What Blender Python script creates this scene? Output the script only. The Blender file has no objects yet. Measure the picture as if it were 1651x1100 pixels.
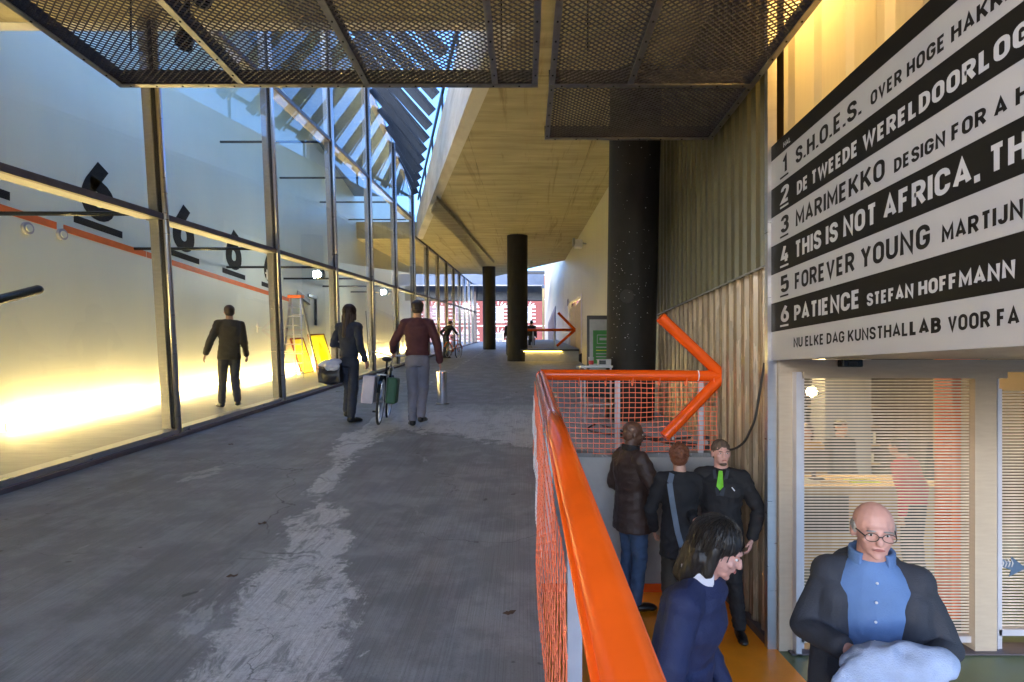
import bpy, bmesh, math, random
from mathutils import Vector, Matrix, noise, Quaternion
from mathutils.geometry import tessellate_polygon
random.seed(7)
R = math.radians
S = bpy.context.scene
COL = S.collection
A = math.atan(78/850)                      # slope of the ramp
ca, sa = math.cos(A), math.sin(A)
# ------------------------------------------------------------ camera, sky, sun, exposure
cam = bpy.data.cameras.new('camera'); co = bpy.data.objects.new('camera', cam); COL.objects.link(co)
co.location = (0, 0, 1.42); co.rotation_euler = (R(90), 0, 0)
cam.sensor_width = 36; cam.lens = 850/1651*36
cam.shift_x = -21.5/1651; cam.shift_y = 55/1651
cam.clip_start = .05; cam.clip_end = 600
S.camera = co
W = bpy.data.worlds.new('World'); S.world = W; W.use_nodes = True
wn = W.node_tree; wn.nodes.clear()
sk = wn.nodes.new('ShaderNodeTexSky'); sk.sky_type = 'NISHITA'; sk.sun_disc = False
SUN_EL, SUN_ROT = R(9), R(215)
sk.sun_elevation = SUN_EL; sk.sun_rotation = SUN_ROT; sk.air_density = 1.1; sk.dust_density = 3; sk.ozone_density = 3.5
bg = wn.nodes.new('ShaderNodeBackground'); bg.inputs['Strength'].default_value = .15
wo = wn.nodes.new('ShaderNodeOutputWorld')
wb = wn.nodes.new('ShaderNodeMixRGB'); wb.blend_type = 'MULTIPLY'; wb.inputs[0].default_value = 1; wb.inputs[2].default_value = (.80, .93, 1.25, 1)   # white balance set for the tube lights
wn.links.new(sk.outputs[0], wb.inputs[1]); wn.links.new(wb.outputs[0], bg.inputs[0]); wn.links.new(bg.outputs[0], wo.inputs[0])
sl = bpy.data.lights.new('sun', 'SUN'); sl.energy = .5; sl.angle = R(14); sl.color = (.95, .93, 1)
so = bpy.data.objects.new('sun', sl); COL.objects.link(so)
d = Vector((math.sin(SUN_ROT)*math.cos(SUN_EL), math.cos(SUN_ROT)*math.cos(SUN_EL), math.sin(SUN_EL)))
so.rotation_euler = d.to_track_quat('Z', 'Y').to_euler(); so.location = (0, -20, 30)
S.view_settings.view_transform = 'Standard'; S.view_settings.look = 'None'
S.view_settings.gamma = 1; S.view_settings.use_curve_mapping = False
S.view_settings.exposure = 3.1
S.cycles.max_bounces = 14; S.cycles.transparent_max_bounces = 24; S.cycles.diffuse_bounces = 5
S.cycles.glossy_bounces = 5; S.cycles.transmission_bounces = 8; S.cycles.use_denoising = True
S.cycles.sample_clamp_indirect = 6

# ------------------------------------------------------------ materials
def nt(name):
    m = bpy.data.materials.new(name); m.use_nodes = True
    return m, m.node_tree.nodes, m.node_tree.links, m.node_tree.nodes['Principled BSDF']
def mat(name, col, rough=.6, metal=0., var=.12, scale=6., bump=.0, bscale=60., stretch=(1, 1, 1), coat=0., spec=.5, dirt=0.):
    m, N, L, b = nt(name)
    tc = N.new('ShaderNodeTexCoord'); mp = N.new('ShaderNodeMapping'); mp.inputs['Scale'].default_value = stretch
    L.new(tc.outputs['Object'], mp.inputs[0])
    n = N.new('ShaderNodeTexNoise'); n.inputs['Scale'].default_value = scale; n.inputs['Detail'].default_value = 5
    L.new(mp.outputs[0], n.inputs[0])
    cr = N.new('ShaderNodeValToRGB'); cr.color_ramp.elements[0].position = .3; cr.color_ramp.elements[1].position = .7
    cr.color_ramp.elements[0].color = tuple(max(0, c*(1-var)) for c in col)+(1,)
    cr.color_ramp.elements[1].color = tuple(min(1, c*(1+var)) for c in col)+(1,)
    L.new(n.outputs[0], cr.inputs[0])
    src = cr.outputs[0]
    if dirt:
        n3 = N.new('ShaderNodeTexNoise'); n3.inputs['Scale'].default_value = 1.1; n3.inputs['Detail'].default_value = 8; n3.inputs['Roughness'].default_value = .65
        L.new(mp.outputs[0], n3.inputs[0])
        r3 = N.new('ShaderNodeMapRange'); r3.inputs[1].default_value = .45; r3.inputs[2].default_value = .7; r3.inputs[3].default_value = 0; r3.inputs[4].default_value = dirt
        L.new(n3.outputs[0], r3.inputs[0])
        mx = N.new('ShaderNodeMixRGB'); mx.blend_type = 'MULTIPLY'; mx.inputs[2].default_value = (.45, .4, .34, 1)
        L.new(r3.outputs[0], mx.inputs[0]); L.new(src, mx.inputs[1]); src = mx.outputs[0]
    L.new(src, b.inputs['Base Color'])
    rr = N.new('ShaderNodeMapRange'); rr.inputs[3].default_value = max(0, rough-.08); rr.inputs[4].default_value = min(1, rough+.08)
    L.new(n.outputs[0], rr.inputs[0]); L.new(rr.outputs[0], b.inputs['Roughness'])
    b.inputs['Metallic'].default_value = metal; b.inputs['Coat Weight'].default_value = coat
    b.inputs['Specular IOR Level'].default_value = spec
    if bump:
        n2 = N.new('ShaderNodeTexNoise'); n2.inputs['Scale'].default_value = bscale; n2.inputs['Detail'].default_value = 6
        L.new(mp.outputs[0], n2.inputs[0])
        bp = N.new('ShaderNodeBump'); bp.inputs['Strength'].default_value = bump; bp.inputs['Distance'].default_value = .01
        L.new(n2.outputs[0], bp.inputs['Height']); L.new(bp.outputs[0], b.inputs['Normal'])
    return m
def emis(name, col, st):
    m, N, L, b = nt(name)
    b.inputs['Base Color'].default_value = (.9, .9, .9, 1); b.inputs['Emission Color'].default_value = tuple(col)+(1,); b.inputs['Emission Strength'].default_value = st
    return m
def glass(name, tint=(.93, .96, .95), f0=.04, rough=0., milky=0., gain=.96):
    m, N, L, b = nt(name); N.remove(b); out = N['Material Output']
    lw = N.new('ShaderNodeLayerWeight'); lw.inputs[0].default_value = .5
    p = N.new('ShaderNodeMath'); p.operation = 'POWER'; p.inputs[1].default_value = 5; L.new(lw.outputs['Facing'], p.inputs[0])
    ma = N.new('ShaderNodeMath'); ma.operation = 'MULTIPLY_ADD'; ma.inputs[1].default_value = gain; ma.inputs[2].default_value = f0; L.new(p.outputs[0], ma.inputs[0])
    t = N.new('ShaderNodeBsdfTransparent'); t.inputs[0].default_value = tuple(tint)+(1,)
    g = N.new('ShaderNodeBsdfGlossy'); g.inputs['Roughness'].default_value = rough
    first = t.outputs[0]
    if milky:
        tr = N.new('ShaderNodeBsdfTranslucent'); tr.inputs[0].default_value = (.85, .87, .86, 1)
        mm = N.new('ShaderNodeMixShader'); mm.inputs[0].default_value = milky; L.new(t.outputs[0], mm.inputs[1]); L.new(tr.outputs[0], mm.inputs[2]); first = mm.outputs[0]
    mx = N.new('ShaderNodeMixShader'); L.new(ma.outputs[0], mx.inputs[0]); L.new(first, mx.inputs[1]); L.new(g.outputs[0], mx.inputs[2])
    L.new(mx.outputs[0], out.inputs[0]); return m

def trans(name, col, rough, tr=.4, metal=0., var=.1, streak=(8, 8, .6)):
    """translucent ribbed plastic: part of the light comes through from behind"""
    m = mat(name, col, rough, metal, var, 2.5, .15, 30, streak, dirt=.35)
    N, L = m.node_tree.nodes, m.node_tree.links; b = N['Principled BSDF']; out = N['Material Output']
    t = N.new('ShaderNodeBsdfTranslucent'); t.inputs[0].default_value = tuple(min(1, c*2.2) for c in col)+(1,)
    mx = N.new('ShaderNodeMixShader'); mx.inputs[0].default_value = tr
    L.new(b.outputs[0], mx.inputs[1]); L.new(t.outputs[0], mx.inputs[2]); L.new(mx.outputs[0], out.inputs[0]); return m

def concrete_ramp():
    m, N, L, b = nt('ramp_concrete')
    tc = N.new('ShaderNodeTexCoord'); sp = N.new('ShaderNodeSeparateXYZ'); L.new(tc.outputs['Object'], sp.inputs[0])
    def no(scale, det=6, ro=.6, st=(1, 1, 1), dist=0):
        mp = N.new('ShaderNodeMapping'); mp.inputs['Scale'].default_value = st; L.new(tc.outputs['Object'], mp.inputs[0])
        n = N.new('ShaderNodeTexNoise'); n.inputs['Scale'].default_value = scale; n.inputs['Detail'].default_value = det; n.inputs['Roughness'].default_value = ro; n.inputs['Distortion'].default_value = dist
        L.new(mp.outputs[0], n.inputs[0]); return n.outputs[0]
    def ma(op, a, c=None, e=None):
        q = N.new('ShaderNodeMath'); q.operation = op
        for i, v in enumerate((a, c, e)):
            if v is None: continue
            if isinstance(v, (int, float)): q.inputs[i].default_value = v
            else: L.new(v, q.inputs[i])
        return q.outputs[0]
    def smooth(v, a, c):
        r = N.new('ShaderNodeMapRange'); r.interpolation_type = 'SMOOTHSTEP'; r.inputs[1].default_value = a; r.inputs[2].default_value = c
        L.new(v, r.inputs[0]); return r.outputs[0]
    def mix(f, a, c, bt='MIX'):
        q = N.new('ShaderNodeMixRGB'); q.blend_type = bt
        if isinstance(f, float): q.inputs[0].default_value = f
        else: L.new(f, q.inputs[0])
        for i, v in ((1, a), (2, c)):
            if isinstance(v, tuple): q.inputs[i].default_value = v
            else: L.new(v, q.inputs[i])
        return q.outputs[0]
    X, Y = sp.outputs[0], sp.outputs[1]
    big = no(.55, 6, .6); mid = no(2.6, 8, .68); fine = no(38, 5, .7); brush = no(1, 5, .7, (150, 1.2, 1)); brush2 = no(1, 4, .7, (38, .5, 1))
    base = mix(smooth(big, .35, .65), (.19, .195, .20, 1), (.29, .295, .30, 1))
    base = mix(smooth(mid, .3, .75), base, (.31, .312, .315, 1)); 
    base = mix(.55, base, mix(smooth(mid, .42, .62), (.165, .168, .172, 1), (.32, .325, .33, 1)))
    # pale worn screed: a meandering strip and a patch beyond it
    def curve(v, pts, lo, hi):
        u = N.new('ShaderNodeMapRange'); u.inputs[1].default_value = lo; u.inputs[2].default_value = hi; L.new(v, u.inputs[0])
        f = N.new('ShaderNodeFloatCurve'); c = f.mapping.curves[0]
        P = [((a-lo)/(hi-lo), bb) for a, bb in pts]
        c.points[0].location = P[0]; c.points[-1].location = P[-1]
        for q in P[1:-1]: c.points.new(*q)
        f.mapping.update(); L.new(u.outputs[0], f.inputs['Value']); return f.outputs[0]
    cx = ma('MULTIPLY', curve(Y, [(0, .05), (1.2, .15), (2.1, .248), (2.7, .295), (3.25, .33), (4, .39), (4.7, .447), (6.3, .52), (7.2, .53), (9, .55), (12, .6)], 0, 12), -4)
    wd = curve(Y, [(0, .35), (2.1, .3), (2.7, .29), (3.25, .24), (4, .17), (4.25, .1), (4.7, .13), (5.3, .09), (6.3, .2), (6.9, .26), (7.3, .2), (7.6, .0), (12, 0)], 0, 12)
    edge = ma('MULTIPLY', ma('SUBTRACT', no(2.4, 9, .74, (1.1, .8, 1), .4), .5), .75)
    dd = ma('ADD', ma('ABSOLUTE', ma('SUBTRACT', X, cx)), edge)
    brk = ma('MULTIPLY', ma('SUBTRACT', no(9, 8, .75, (1.2, .9, 1), .5), .5), .42)
    m1 = smooth(ma('ADD', ma('SUBTRACT', wd, dd), brk), -.02, .06)
    y0 = curve(X, [(-4.5, .95), (-2.6, .9), (-2.2, .63), (-1.4, .62), (-.6, .57), (.2, .52), (2.3, .5)], -4.5, 2.3)
    a1 = ma('ADD', ma('SUBTRACT', ma('MULTIPLY', Y, .1), y0), ma('MULTIPLY', edge, .22))
    m2 = ma('MULTIPLY', smooth(a1, .095, .105), smooth(ma('ADD', Y, ma('MULTIPLY', edge, 3)), 10.2, 8.2))
    # hollows inside the screed
    hol = smooth(no(3.6, 9, .8, (1.1, .8, 1), .8), .50, .60)
    m2 = ma('MULTIPLY', m2, ma('SUBTRACT', 1, ma('MULTIPLY', hol, .55)))
    m1 = ma('MULTIPLY', m1, ma('SUBTRACT', 1, ma('MULTIPLY', hol, .85)))
    m3 = ma('MULTIPLY', smooth(no(.9, 9, .7, (1.6, .7, 1), .3), .62, .66), .5)
    pale = ma('MAXIMUM', ma('MAXIMUM', m1, ma('MULTIPLY', m2, .9)), m3)
    colr = mix(pale, base, mix(smooth(fine, .3, .7), (.52, .52, .525, 1), (.68, .68, .685, 1)))
    colr = mix(ma('MULTIPLY', smooth(brush, .35, .75), .45), colr, (.08, .078, .074, 1))
    colr = mix(ma('MULTIPLY', smooth(brush2, .5, .8), .25), colr, (.34, .33, .31, 1))
    colr = mix(ma('MULTIPLY', smooth(no(.8, 7, .7, (2.4, .35, 1)), .5, .72), .45), colr, (.1, .088, .08, 1))
    colr = mix(ma('MULTIPLY', smooth(no(7, 3, .5), .7, .74), .7), colr, (.05, .045, .04, 1))
    colr = mix(ma('MULTIPLY', smooth(no(120, 3, .6), .55, .7), .4), colr, (.07, .07, .07, 1))
    vo = N.new('ShaderNodeTexVoronoi'); vo.feature = 'DISTANCE_TO_EDGE'; vo.inputs['Scale'].default_value = .42
    va = N.new('ShaderNodeVectorMath'); va.operation = 'MULTIPLY_ADD'; nv = N.new('ShaderNodeTexNoise'); nv.inputs['Scale'].default_value = 1.6; nv.inputs['Detail'].default_value = 7; L.new(tc.outputs['Object'], nv.inputs[0])
    L.new(nv.outputs['Color'], va.inputs[0]); va.inputs[1].default_value = (1.1, 1.1, 0); L.new(tc.outputs['Object'], va.inputs[2]); L.new(va.outputs[0], vo.inputs['Vector'])
    colr = mix(ma('MULTIPLY', ma('MULTIPLY', ma('LESS_THAN', vo.outputs['Distance'], .0018), smooth(big, .42, .6)), .75), colr, (.04, .04, .04, 1))
    L.new(colr, b.inputs['Base Color'])
    rg = N.new('ShaderNodeMapRange'); rg.inputs[3].default_value = .42; rg.inputs[4].default_value = .75; L.new(mid, rg.inputs[0]); L.new(rg.outputs[0], b.inputs['Roughness'])
    h = ma('ADD', ma('MULTIPLY', brush, 1.0), ma('ADD', ma('MULTIPLY', fine, .5), ma('MULTIPLY', pale, .5)))
    bp = N.new('ShaderNodeBump'); bp.inputs['Strength'].default_value = .45; bp.inputs['Distance'].default_value = .006; L.new(h, bp.inputs['Height']); L.new(bp.outputs[0], b.inputs['Normal'])
    return m

def concrete_soffit():
    """board-formed concrete: thin irregular joints across and along, stains"""
    m = mat('soffit_concrete', (.44, .39, .25), .8, 0, .16, 1.4, .3, 22, (.5, 3.0, 1), dirt=.5)
    N, L = m.node_tree.nodes, m.node_tree.links; b = N['Principled BSDF']
    tc = N.new('ShaderNodeTexCoord'); sp = N.new('ShaderNodeSeparateXYZ'); L.new(tc.outputs['Object'], sp.inputs[0])
    src = b.inputs['Base Color'].links[0].from_socket
    nz = N.new('ShaderNodeTexNoise'); nz.inputs['Scale'].default_value = .8; nz.inputs['Detail'].default_value = 3; L.new(tc.outputs['Object'], nz.inputs[0])
    tot = None
    for (sock, sc, wid, amt, msc) in ((1, .4, .006, .9, 1.3), (1, 1.9, .018, .4, .9), (0, .41, .005, .75, 1.7)):
        q = N.new('ShaderNodeMath'); q.operation = 'MULTIPLY_ADD'; q.inputs[1].default_value = sc; q.inputs[2].default_value = 40.13; L.new(sp.outputs[sock], q.inputs[0])
        fr = N.new('ShaderNodeMath'); fr.operation = 'FRACT'; L.new(q.outputs[0], fr.inputs[0])
        lt = N.new('ShaderNodeMath'); lt.operation = 'LESS_THAN'; lt.inputs[1].default_value = wid; L.new(fr.outputs[0], lt.inputs[0])
        n2 = N.new('ShaderNodeTexNoise'); n2.inputs['Scale'].default_value = msc; n2.inputs['Detail'].default_value = 4; L.new(tc.outputs['Object'], n2.inputs[0])
        mr = N.new('ShaderNodeMapRange'); mr.inputs[1].default_value = .38; mr.inputs[2].default_value = .62; mr.inputs[4].default_value = amt; L.new(n2.outputs[0], mr.inputs[0])
        mu = N.new('ShaderNodeMath'); mu.operation = 'MULTIPLY'; L.new(lt.outputs[0], mu.inputs[0]); L.new(mr.outputs[0], mu.inputs[1])
        if tot is None: tot = mu.outputs[0]
        else:
            mxx = N.new('ShaderNodeMath'); mxx.operation = 'MAXIMUM'; L.new(tot, mxx.inputs[0]); L.new(mu.outputs[0], mxx.inputs[1]); tot = mxx.outputs[0]
    # long wandering rust/water marks
    mp = N.new('ShaderNodeMapping'); mp.inputs['Scale'].default_value = (3.2, .18, 1); L.new(tc.outputs['Object'], mp.inputs[0])
    n4 = N.new('ShaderNodeTexNoise'); n4.inputs['Scale'].default_value = 1.2; n4.inputs['Detail'].default_value = 7; n4.inputs['Roughness'].default_value = .7; n4.inputs['Distortion'].default_value = .8; L.new(mp.outputs[0], n4.inputs[0])
    r4 = N.new('ShaderNodeMapRange'); r4.inputs[1].default_value = .56; r4.inputs[2].default_value = .66; r4.inputs[4].default_value = .55; L.new(n4.outputs[0], r4.inputs[0])
    mx0 = N.new('ShaderNodeMixRGB'); mx0.blend_type = 'MULTIPLY'; mx0.inputs[2].default_value = (.42, .36, .26, 1); L.new(r4.outputs[0], mx0.inputs[0]); L.new(src, mx0.inputs[1])
    mx = N.new('ShaderNodeMixRGB'); mx.inputs[2].default_value = (.05, .045, .035, 1); L.new(tot, mx.inputs[0]); L.new(mx0.outputs[0], mx.inputs[1])
    L.new(mx.outputs[0], b.inputs['Base Color'])
    return m

M = dict(
 ramp=concrete_ramp(), soffit=concrete_soffit(),
 gfloor=mat('gallery_concrete', (.33, .32, .29), .5, 0, .15, 3, .1, 60, (1, 4, 1), dirt=.3),
 conc=mat('cast_concrete', (.36, .36, .36), .75, 0, .12, 3, .25, 30, dirt=.35),
 fascia=mat('fascia_concrete', (.66, .64, .60), .75, 0, .12, 2, .3, 20, (1, .5, 2), dirt=.5),
 column=mat('black_column_paint', (.018, .017, .016), .62, 0, .25, 5, .35, 45, (1, 1, .4), spec=.25),
 wall=mat('gallery_wall_paint', (.70, .71, .58), .45, 0, .05, .8, .08, 14, (1, 1, .3)),
 alu=mat('aluminium', (.55, .54, .55), .3, .9, .05, 3, 0, 80, (1, 1, 8)),
 fin=mat('bronze_anodised_fin', (.31, .30, .29), .45, .5, .08, 12, 0, 1, (1, 1, 4)),
 rail=mat('dark_rail', (.12, .10, .11), .5, .4, .15, 9),
 base=mat('purple_brown_kerb', (.13, .105, .11), .6, 0, .25, 7, .3, 30, (3, .5, 1), dirt=.4),
 glass=glass('window_glass', (.93, .97, .96), .05), roofglass=glass('roof_glass', (.9, .95, .97), .05, .1, .92),
 doorglass=glass('door_glass', (.95, .97, .95), .03, 0, 0, .5),
 slat=mat('dark_blue_steel', (.028, .036, .052), .38, .35, .2, 5, .1, 30, (6, 1, 1)),
 galv=mat('galvanised_steel', (.30, .295, .30), .42, .85, .15, 14, .1, 60),
 mesh=mat('grating_steel', (.09, .088, .105), .5, .7, .15, 9),
 meshdark=mat('grating_web', (.045, .045, .055), .55, .6, .2, 9),
 bolt=mat('bolt_black', (.02, .02, .02), .5, .5),
 orange=mat('orange_gloss_paint', (.84, .10, .005), .24, 0, .07, 3, .05, 14, coat=.35, dirt=.25),
 orange_floor=mat('orange_floor_coating', (.85, .27, .01), .38, 0, .1, 3, .1, 60, dirt=.25),
 net=mat('orange_plastic_net', (.90, .20, .09), .45, 0, .08, 20),
 white_plastic=mat('white_plastic', (.75, .74, .78), .4, 0, .05, 12),
 post=mat('grey_post_paint', (.42, .45, .52), .4, .2, .06, 12),
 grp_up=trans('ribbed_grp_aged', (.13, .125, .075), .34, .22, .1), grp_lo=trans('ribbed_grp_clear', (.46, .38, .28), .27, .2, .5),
 grp_lit=trans('ribbed_grp_pale', (.40, .37, .28), .4, .55, 0),
 clad=mat('pale_cladding', (.50, .48, .36), .45, 0, .08, 1, .1, 20, (14, 14, .4)),
 black=mat('black_print', (.010, .009, .008), .6, 0, .1, 4, spec=.15), white=mat('white_print', (.34, .34, .37), .5, 0, .03, 4),
 letter_black=mat('letter_black', (.010, .009, .008), .6, 0, .1, 4, spec=.15), letter_white=mat('letter_white', (.42, .42, .46), .55, 0, .03, 4),
 frame=mat('champagne_door_frame', (.42, .35, .27), .45, .1, .05, 8, 0, 1, (1, 1, 6)),
 frame_light=mat('light_aluminium_frame', (.62, .60, .64), .35, .5, .05, 8),
 frame_blue=mat('steel_blue_frame', (.12, .18, .27), .35, .6, .1, 8),
 film=trans('frosted_film', (.62, .55, .47), .6, .4),
 paper=mat('paper', (.72, .70, .60), .8), poster_green=mat('poster_green', (.03, .20, .035), .5), poster_frame=mat('board_frame', (.04, .04, .045), .4),
 yellow=trans('canvas_yellow', (.72, .46, .03), .5, .6, streak=(1, 1, 1)), yellow_green=trans('canvas_lime', (.40, .48, .03), .5, .6, streak=(1, 1, 1)), redbrown=mat('canvas_frame_red', (.28, .05, .02), .5),
 tube=mat('black_tube', (.015, .02, .022), .22, .3, .1, 8), 
 green_floor=mat('green_lino', (.10, .13, .06), .35, 0, .12, 3),
 brick=mat('brick', (.20, .055, .05), .85, 0, .25, 30, .2, 60), stone=mat('white_stone', (.70, .68, .70), .7, 0, .08, 4),
 winglass=mat('far_window_glass', (.30, .30, .36), .12, .3, .2, .3), 
 beam=mat('blue_grey_beam', (.09, .12, .19), .45, .4, .1, 2), beam_dark=mat('dark_grey_panel', (.035, .04, .05), .5, .2, .2, 2),
 asphalt=mat('asphalt', (.05, .05, .055), .8, 0, .2, 10, .2, 50),
 grey=mat('grey_painted_metal', (.32, .33, .34), .4, .4, .08, 10), rubber=mat('black_rubber', (.02, .02, .02), .7), chrome=mat('chrome', (.75, .75, .8), .16, 1., .05, 9),
 wood=mat('pale_wood', (.48, .33, .17), .5, 0, .15, 3, .1, 20, (1, 8, 1)), interior=mat('interior_wall', (.14, .11, .08), .7, 0, .1, 1.5), dark=mat('dark_shelf', (.035, .03, .028), .6, 0, .2, 5),
 beige=mat('beige_column', (.55, .42, .20), .6), orange_col=mat('orange_column', (.72, .13, .01), .5), red_cup=mat('red_print', (.45, .02, .03), .4),
 lamp_warm=emis('warm_lamp', (1, .70, .32), 15.), lamp_strip=emis('warm_tube', (1, .70, .27), 35.), lamp_spot=emis('cool_spot', (.85, .93, 1), 12.), lamp_led=emis('warm_led_strip', (1, .62, .12), 3.), lamp_wall=emis('wall_light_lens', (1, .93, .75), 2.5), lamp_panel=emis('panel_tube', (1, .60, .18), 26.), lamp_ext=emis('corridor_tube', (1, .74, .3), 4.),
 leaf=mat('dead_leaf', (.09, .05, .025), .8))

# ------------------------------------------------------------ object helpers
ORG = {}
def r2w(p): return Vector((p[0], p[1]*ca-p[2]*sa, p[1]*sa+p[2]*ca))
def w2r(p): return Vector((p[0], p[1]*ca+p[2]*sa, -p[1]*sa+p[2]*ca))
class MB:
    def __init__(s): s.v = []; s.f = []
    def add(s, vs, fs):
        o = len(s.v); s.v += [tuple(q) for q in vs]; s.f += [tuple(i+o for i in f) for f in fs]; return s
    def box(s, x0, x1, y0, y1, z0, z1):
        return s.add([(x0,y0,z0),(x1,y0,z0),(x1,y1,z0),(x0,y1,z0),(x0,y0,z1),(x1,y0,z1),(x1,y1,z1),(x0,y1,z1)],
                     [(0,3,2,1),(4,5,6,7),(0,1,5,4),(1,2,6,5),(2,3,7,6),(3,0,4,7)])
    def bar(s, p, q, w, h, up=(0, 0, 1)):
        p, q = Vector(p), Vector(q); d = (q-p).normalized(); u = Vector(up); r = d.cross(u)
        if r.length < 1e-5: r = d.cross(Vector((0, 1, 0)))
        r.normalize(); u = r.cross(d); r = r*w/2; u = u*h/2
        return s.add([p-r-u, p+r-u, p+r+u, p-r+u, q-r-u, q+r-u, q+r+u, q-r+u], [(0,3,2,1),(4,5,6,7),(0,1,5,4),(1,2,6,5),(2,3,7,6),(3,0,4,7)][::1])
    def cyl(s, p, q, r, n=20, r2=None, cap=True):
        p, q = Vector(p), Vector(q); r2 = r if r2 is None else r2
        d = (q-p).normalized(); a = d.orthogonal().normalized(); b = d.cross(a)
        vs = [p+(a*math.cos(t)+b*math.sin(t))*r for t in [2*math.pi*i/n for i in range(n)]]
        vs += [q+(a*math.cos(t)+b*math.sin(t))*r2 for t in [2*math.pi*i/n for i in range(n)]]
        fs = [(i, (i+1) % n, n+(i+1) % n, n+i) for i in range(n)]
        if cap: fs += [tuple(range(n-1, -1, -1)), tuple(range(n, 2*n))]
        return s.add(vs, fs)
    def tube(s, pts, r, n=8):
        pts = [Vector(p) for p in pts]; rings = []; a = None
        for i, p in enumerate(pts):
            d = (pts[min(i+1, len(pts)-1)]-pts[max(i-1, 0)]).normalized()
            a = d.orthogonal().normalized() if a is None else (a-d*a.dot(d)).normalized()
            b = d.cross(a); rings.append([p+(a*math.cos(2*math.pi*k/n)+b*math.sin(2*math.pi*k/n))*r for k in range(n)])
        vs = [v for g in rings for v in g]
        fs = [(i*n+k, i*n+(k+1) % n, (i+1)*n+(k+1) % n, (i+1)*n+k) for i in range(len(pts)-1) for k in range(n)]
        fs += [tuple(range(n-1, -1, -1)), tuple(range((len(pts)-1)*n, len(pts)*n))]
        return s.add(vs, fs)
    def prism(s, poly, z0, z1, f=lambda x, y, z: (x, y, z)):
        n = len(poly); vs = [f(x, y, z0) for x, y in poly]+[f(x, y, z1) for x, y in poly]
        tr = tessellate_polygon([[Vector((x, y, 0)) for x, y in poly]])
        fs = [tuple(t) for t in tr]+[tuple(i+n for i in t[::-1]) for t in tr]+[(i, (i+1) % n, n+(i+1) % n, n+i) for i in range(n)]
        return s.add(vs, fs)
    def ell(s, c, r, rot=None, nu=16, nv=10):
        c = Vector(c); vs = []; fs = []
        for j in range(1, nv):
            ph = math.pi*j/nv
            for i in range(nu):
                th = 2*math.pi*i/nu; v = Vector((r[0]*math.sin(ph)*math.cos(th), r[1]*math.sin(ph)*math.sin(th), r[2]*math.cos(ph)))
                vs.append(c+(rot @ v if rot else v))
        t = Vector((0, 0, r[2])); t = rot @ t if rot else t
        vs += [c+t, c-t]; T = len(vs)-2
        for j in range(nv-2):
            for i in range(nu): a = j*nu+i; b = j*nu+(i+1) % nu; fs.append((a, a+nu, b+nu, b))
        for i in range(nu): fs.append((T, i, (i+1) % nu)); fs.append((T+1, (nv-2)*nu+(i+1) % nu, (nv-2)*nu+i))
        return s.add(vs, fs)
    def cap(s, p, r1, q, r2, n=14):                       # tapered capsule
        p, q = Vector(p), Vector(q); s.ell(p, (r1,)*3, nu=n, nv=8); s.ell(q, (r2,)*3, nu=n, nv=8); return s.cyl(p, q, r1, n, r2)
    def mesh(s, name, m, off=(0, 0, 0), smooth=False):
        me = bpy.data.meshes.new(name); o = Vector(off)
        me.from_pydata([tuple(Vector(v)-o) for v in s.v], [], s.f); me.validate(); 
        bm = bmesh.new(); bm.from_mesh(me); bmesh.ops.recalc_face_normals(bm, faces=bm.faces); bm.to_mesh(me); bm.free()
        if m is not None: me.materials.append(m)
        if smooth: me.shade_smooth()
        return me
def tag(o, label=None, cat=None, group=None, kind=None):
    for k, v in (('label', label), ('category', cat), ('group', group), ('kind', kind)):
        if v: o[k] = v
    return o
def thing(name, label, cat, loc=(0, 0, 0), ramp=False, rz=0, group=None):
    """Empty at the base. With ramp=True loc is in ramp coordinates and the frame leans with the ramp."""
    o = bpy.data.objects.new(name, None); COL.objects.link(o); o.empty_display_size = .1
    o.location = r2w(loc) if ramp else loc; o.rotation_euler = (A if ramp else 0, 0, rz)
    ORG[o.name] = Vector(loc); return tag(o, label, cat, group)
def part(name, mb, m, par, absol=True, smooth=False, kind=None, label=None, bevel=0):
    root = par
    while root.parent: root = root.parent
    me = mb if isinstance(mb, bpy.types.Mesh) else mb.mesh(name, M[m] if isinstance(m, str) else m, ORG[root.name] if absol else (0, 0, 0), smooth)
    o = bpy.data.objects.new(name, me); COL.objects.link(o); o.parent = par
    if bevel: bv = o.modifiers.new('bevel', 'BEVEL'); bv.width = bevel; bv.segments = 2; bv.limit_method = 'ANGLE'
    return tag(o, label, kind=kind)
def solo(name, mb, m, label=None, cat=None, ramp=False, group=None, kind=None, loc=(0, 0, 0), smooth=False, bevel=0):
    me = mb.mesh(name, M[m] if isinstance(m, str) else m, loc, smooth)
    o = bpy.data.objects.new(name, me); COL.objects.link(o)
    o.location = r2w(loc) if ramp else loc
    if ramp: o.rotation_euler = (A, 0, 0)
    if bevel: bv = o.modifiers.new('bevel', 'BEVEL'); bv.width = bevel; bv.segments = 2; bv.limit_method = 'ANGLE'
    return tag(o, label, cat, group, kind)
def smooth_by_angle(o, a=40):
    me = o.data; me.shade_smooth(); me.set_sharp_from_angle(angle=R(a))

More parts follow.
